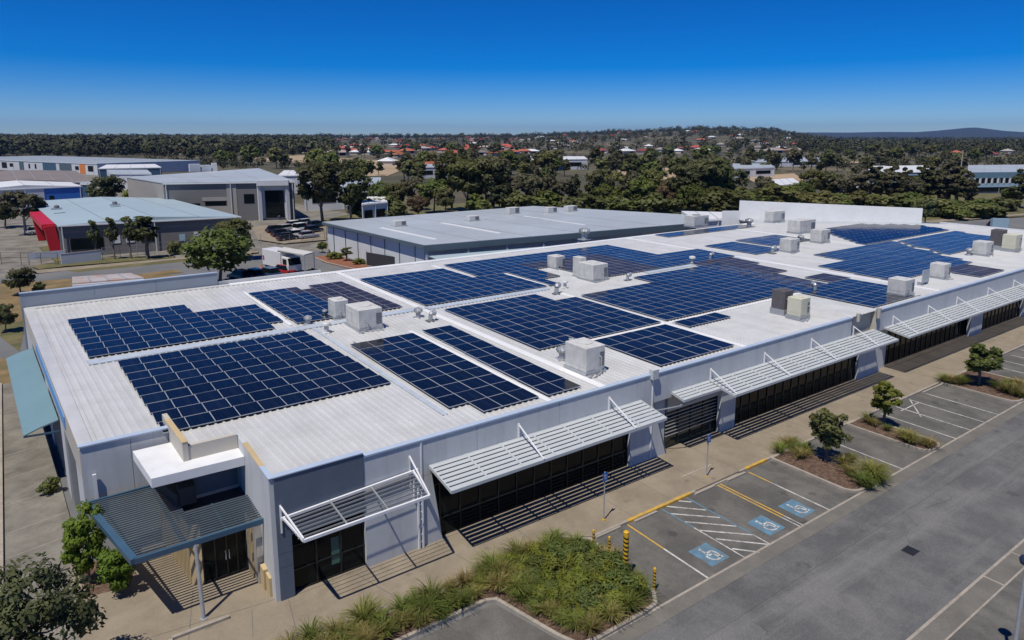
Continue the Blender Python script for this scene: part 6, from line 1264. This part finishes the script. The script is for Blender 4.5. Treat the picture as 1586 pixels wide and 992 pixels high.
tag(forest('left_forest', 1300, 219, 243, 1.2, 7, 21, 10, 70, 0.095, xhi=520), 'thick dark wood behind the industrial units', 'forest')
tag(forest('right_forest', 1100, 215.5, 238, 1.4, 6, 13, 12, 60, 0.085, xlo=1240), 'thick wood below the blue hills', 'forest')
tag(forest('ridge_forest', 1500, 214.5, 226, 1.2, 6, 12, 15, 50, 0.09, xlo=760, xhi=1260), 'trees dotted over the far suburb rise', 'forest')
tag(forest('bush_scrub', 900, 230, 264, 1.0, 3, 7, 6, 50, 0.09, xlo=225, skip=0.45), 'low scrub and small trees between the far houses', 'scrub')
# terrain: wooded swell and the blue hills on the horizon
def ridge_mesh(name, d0, depth, prof, mat, n=120):
    mb = MB(); xs_ = np.linspace(prof[0][0], prof[-1][0], n); rows = []
    rr = random.Random(4)
    for t, f in ((-0.5, 0.0), (-0.3, 0.35), (-0.12, 0.8), (0, 1.0), (0.3, 0.7), (0.8, 0.0)):
        row = []
        for x_ in xs_:
            hp = np.interp(x_, [p_[0] for p_ in prof], [p_[1] for p_ in prof]); dirv = CF * FPX + CR * (x_ - 793); dirv = np.array([dirv[0], dirv[1]]); dirv /= np.linalg.norm(dirv)
            fwd = float(dirv @ CF[:2]) ; D = d0 + depth * t; top = CAM[2] + (HY - hp) * d0 * fwd / FPX
            row.append((CAM[0] + dirv[0] * D, CAM[1] + dirv[1] * D, -1 + max(0, top + 1) * f * (1 + rr.uniform(-0.03, 0.03) * (f < 1))))
        rows.append(row)
    for r_ in rows: mb.v += r_
    for a in range(len(rows) - 1):
        for i in range(n - 1): mb.f.append((a * n + i, a * n + i + 1, (a + 1) * n + i + 1, (a + 1) * n + i)); mb.m.append(0)
    return tag(mb.build(name, M[mat], smooth=True), kind='structure')
ridge_mesh('hills', 9500, 5000, [(1100, 211), (1150, 207.5), (1190, 206.6), (1240, 205.6), (1300, 205.8), (1345, 204.8), (1400, 205), (1430, 203), (1455, 200.5), (1475, 198.5), (1487, 198), (1500, 199.3), (1530, 203), (1560, 205), (1600, 205.5), (1700, 206), (1800, 208)], 'hill')
mb = MB(); nx_, nd = 110, 30
for j in range(nd):
    D = 850 * (9500 / 850) ** (j / (nd - 1))
    for i in range(nx_):
        x_ = -500 + 2600 * i / (nx_ - 1); dv = CF * FPX + CR * (x_ - 793); dv = dv[:2] / np.linalg.norm(dv[:2]); xx, yy = CAM[0] + dv[0] * D, CAM[1] + dv[1] * D
        mb.v.append((float(xx), float(yy), -0.52 + terr(xx, yy)))
for j in range(nd - 1):
    for i in range(nx_ - 1): a = j * nx_ + i; mb.f.append((a, a + 1, a + nx_ + 1, a + nx_)); mb.m.append(0)
tag(mb.build('terrain', M['scrub'], smooth=True), kind='structure')
ground_sw = None
# ------------------------------------------------ air
hz = MB(); hz.box(-1500, 13500, -1500, 13500, -2.0, 260.0)
hm = bpy.data.materials.new('haze'); hm.use_nodes = True; t = hm.node_tree; t.nodes.clear(); mo = t.nodes.new('ShaderNodeOutputMaterial'); pv = t.nodes.new('ShaderNodeVolumePrincipled')
pv.inputs['Color'].default_value = (0.26, 0.5, 1.0, 1); pv.inputs['Density'].default_value = 0.00005; pv.inputs['Anisotropy'].default_value = 0.2
t.links.new(pv.outputs[0], mo.inputs['Volume'])
HAZE = True
if HAZE: tag(hz.build('haze', hm), kind='stuff')
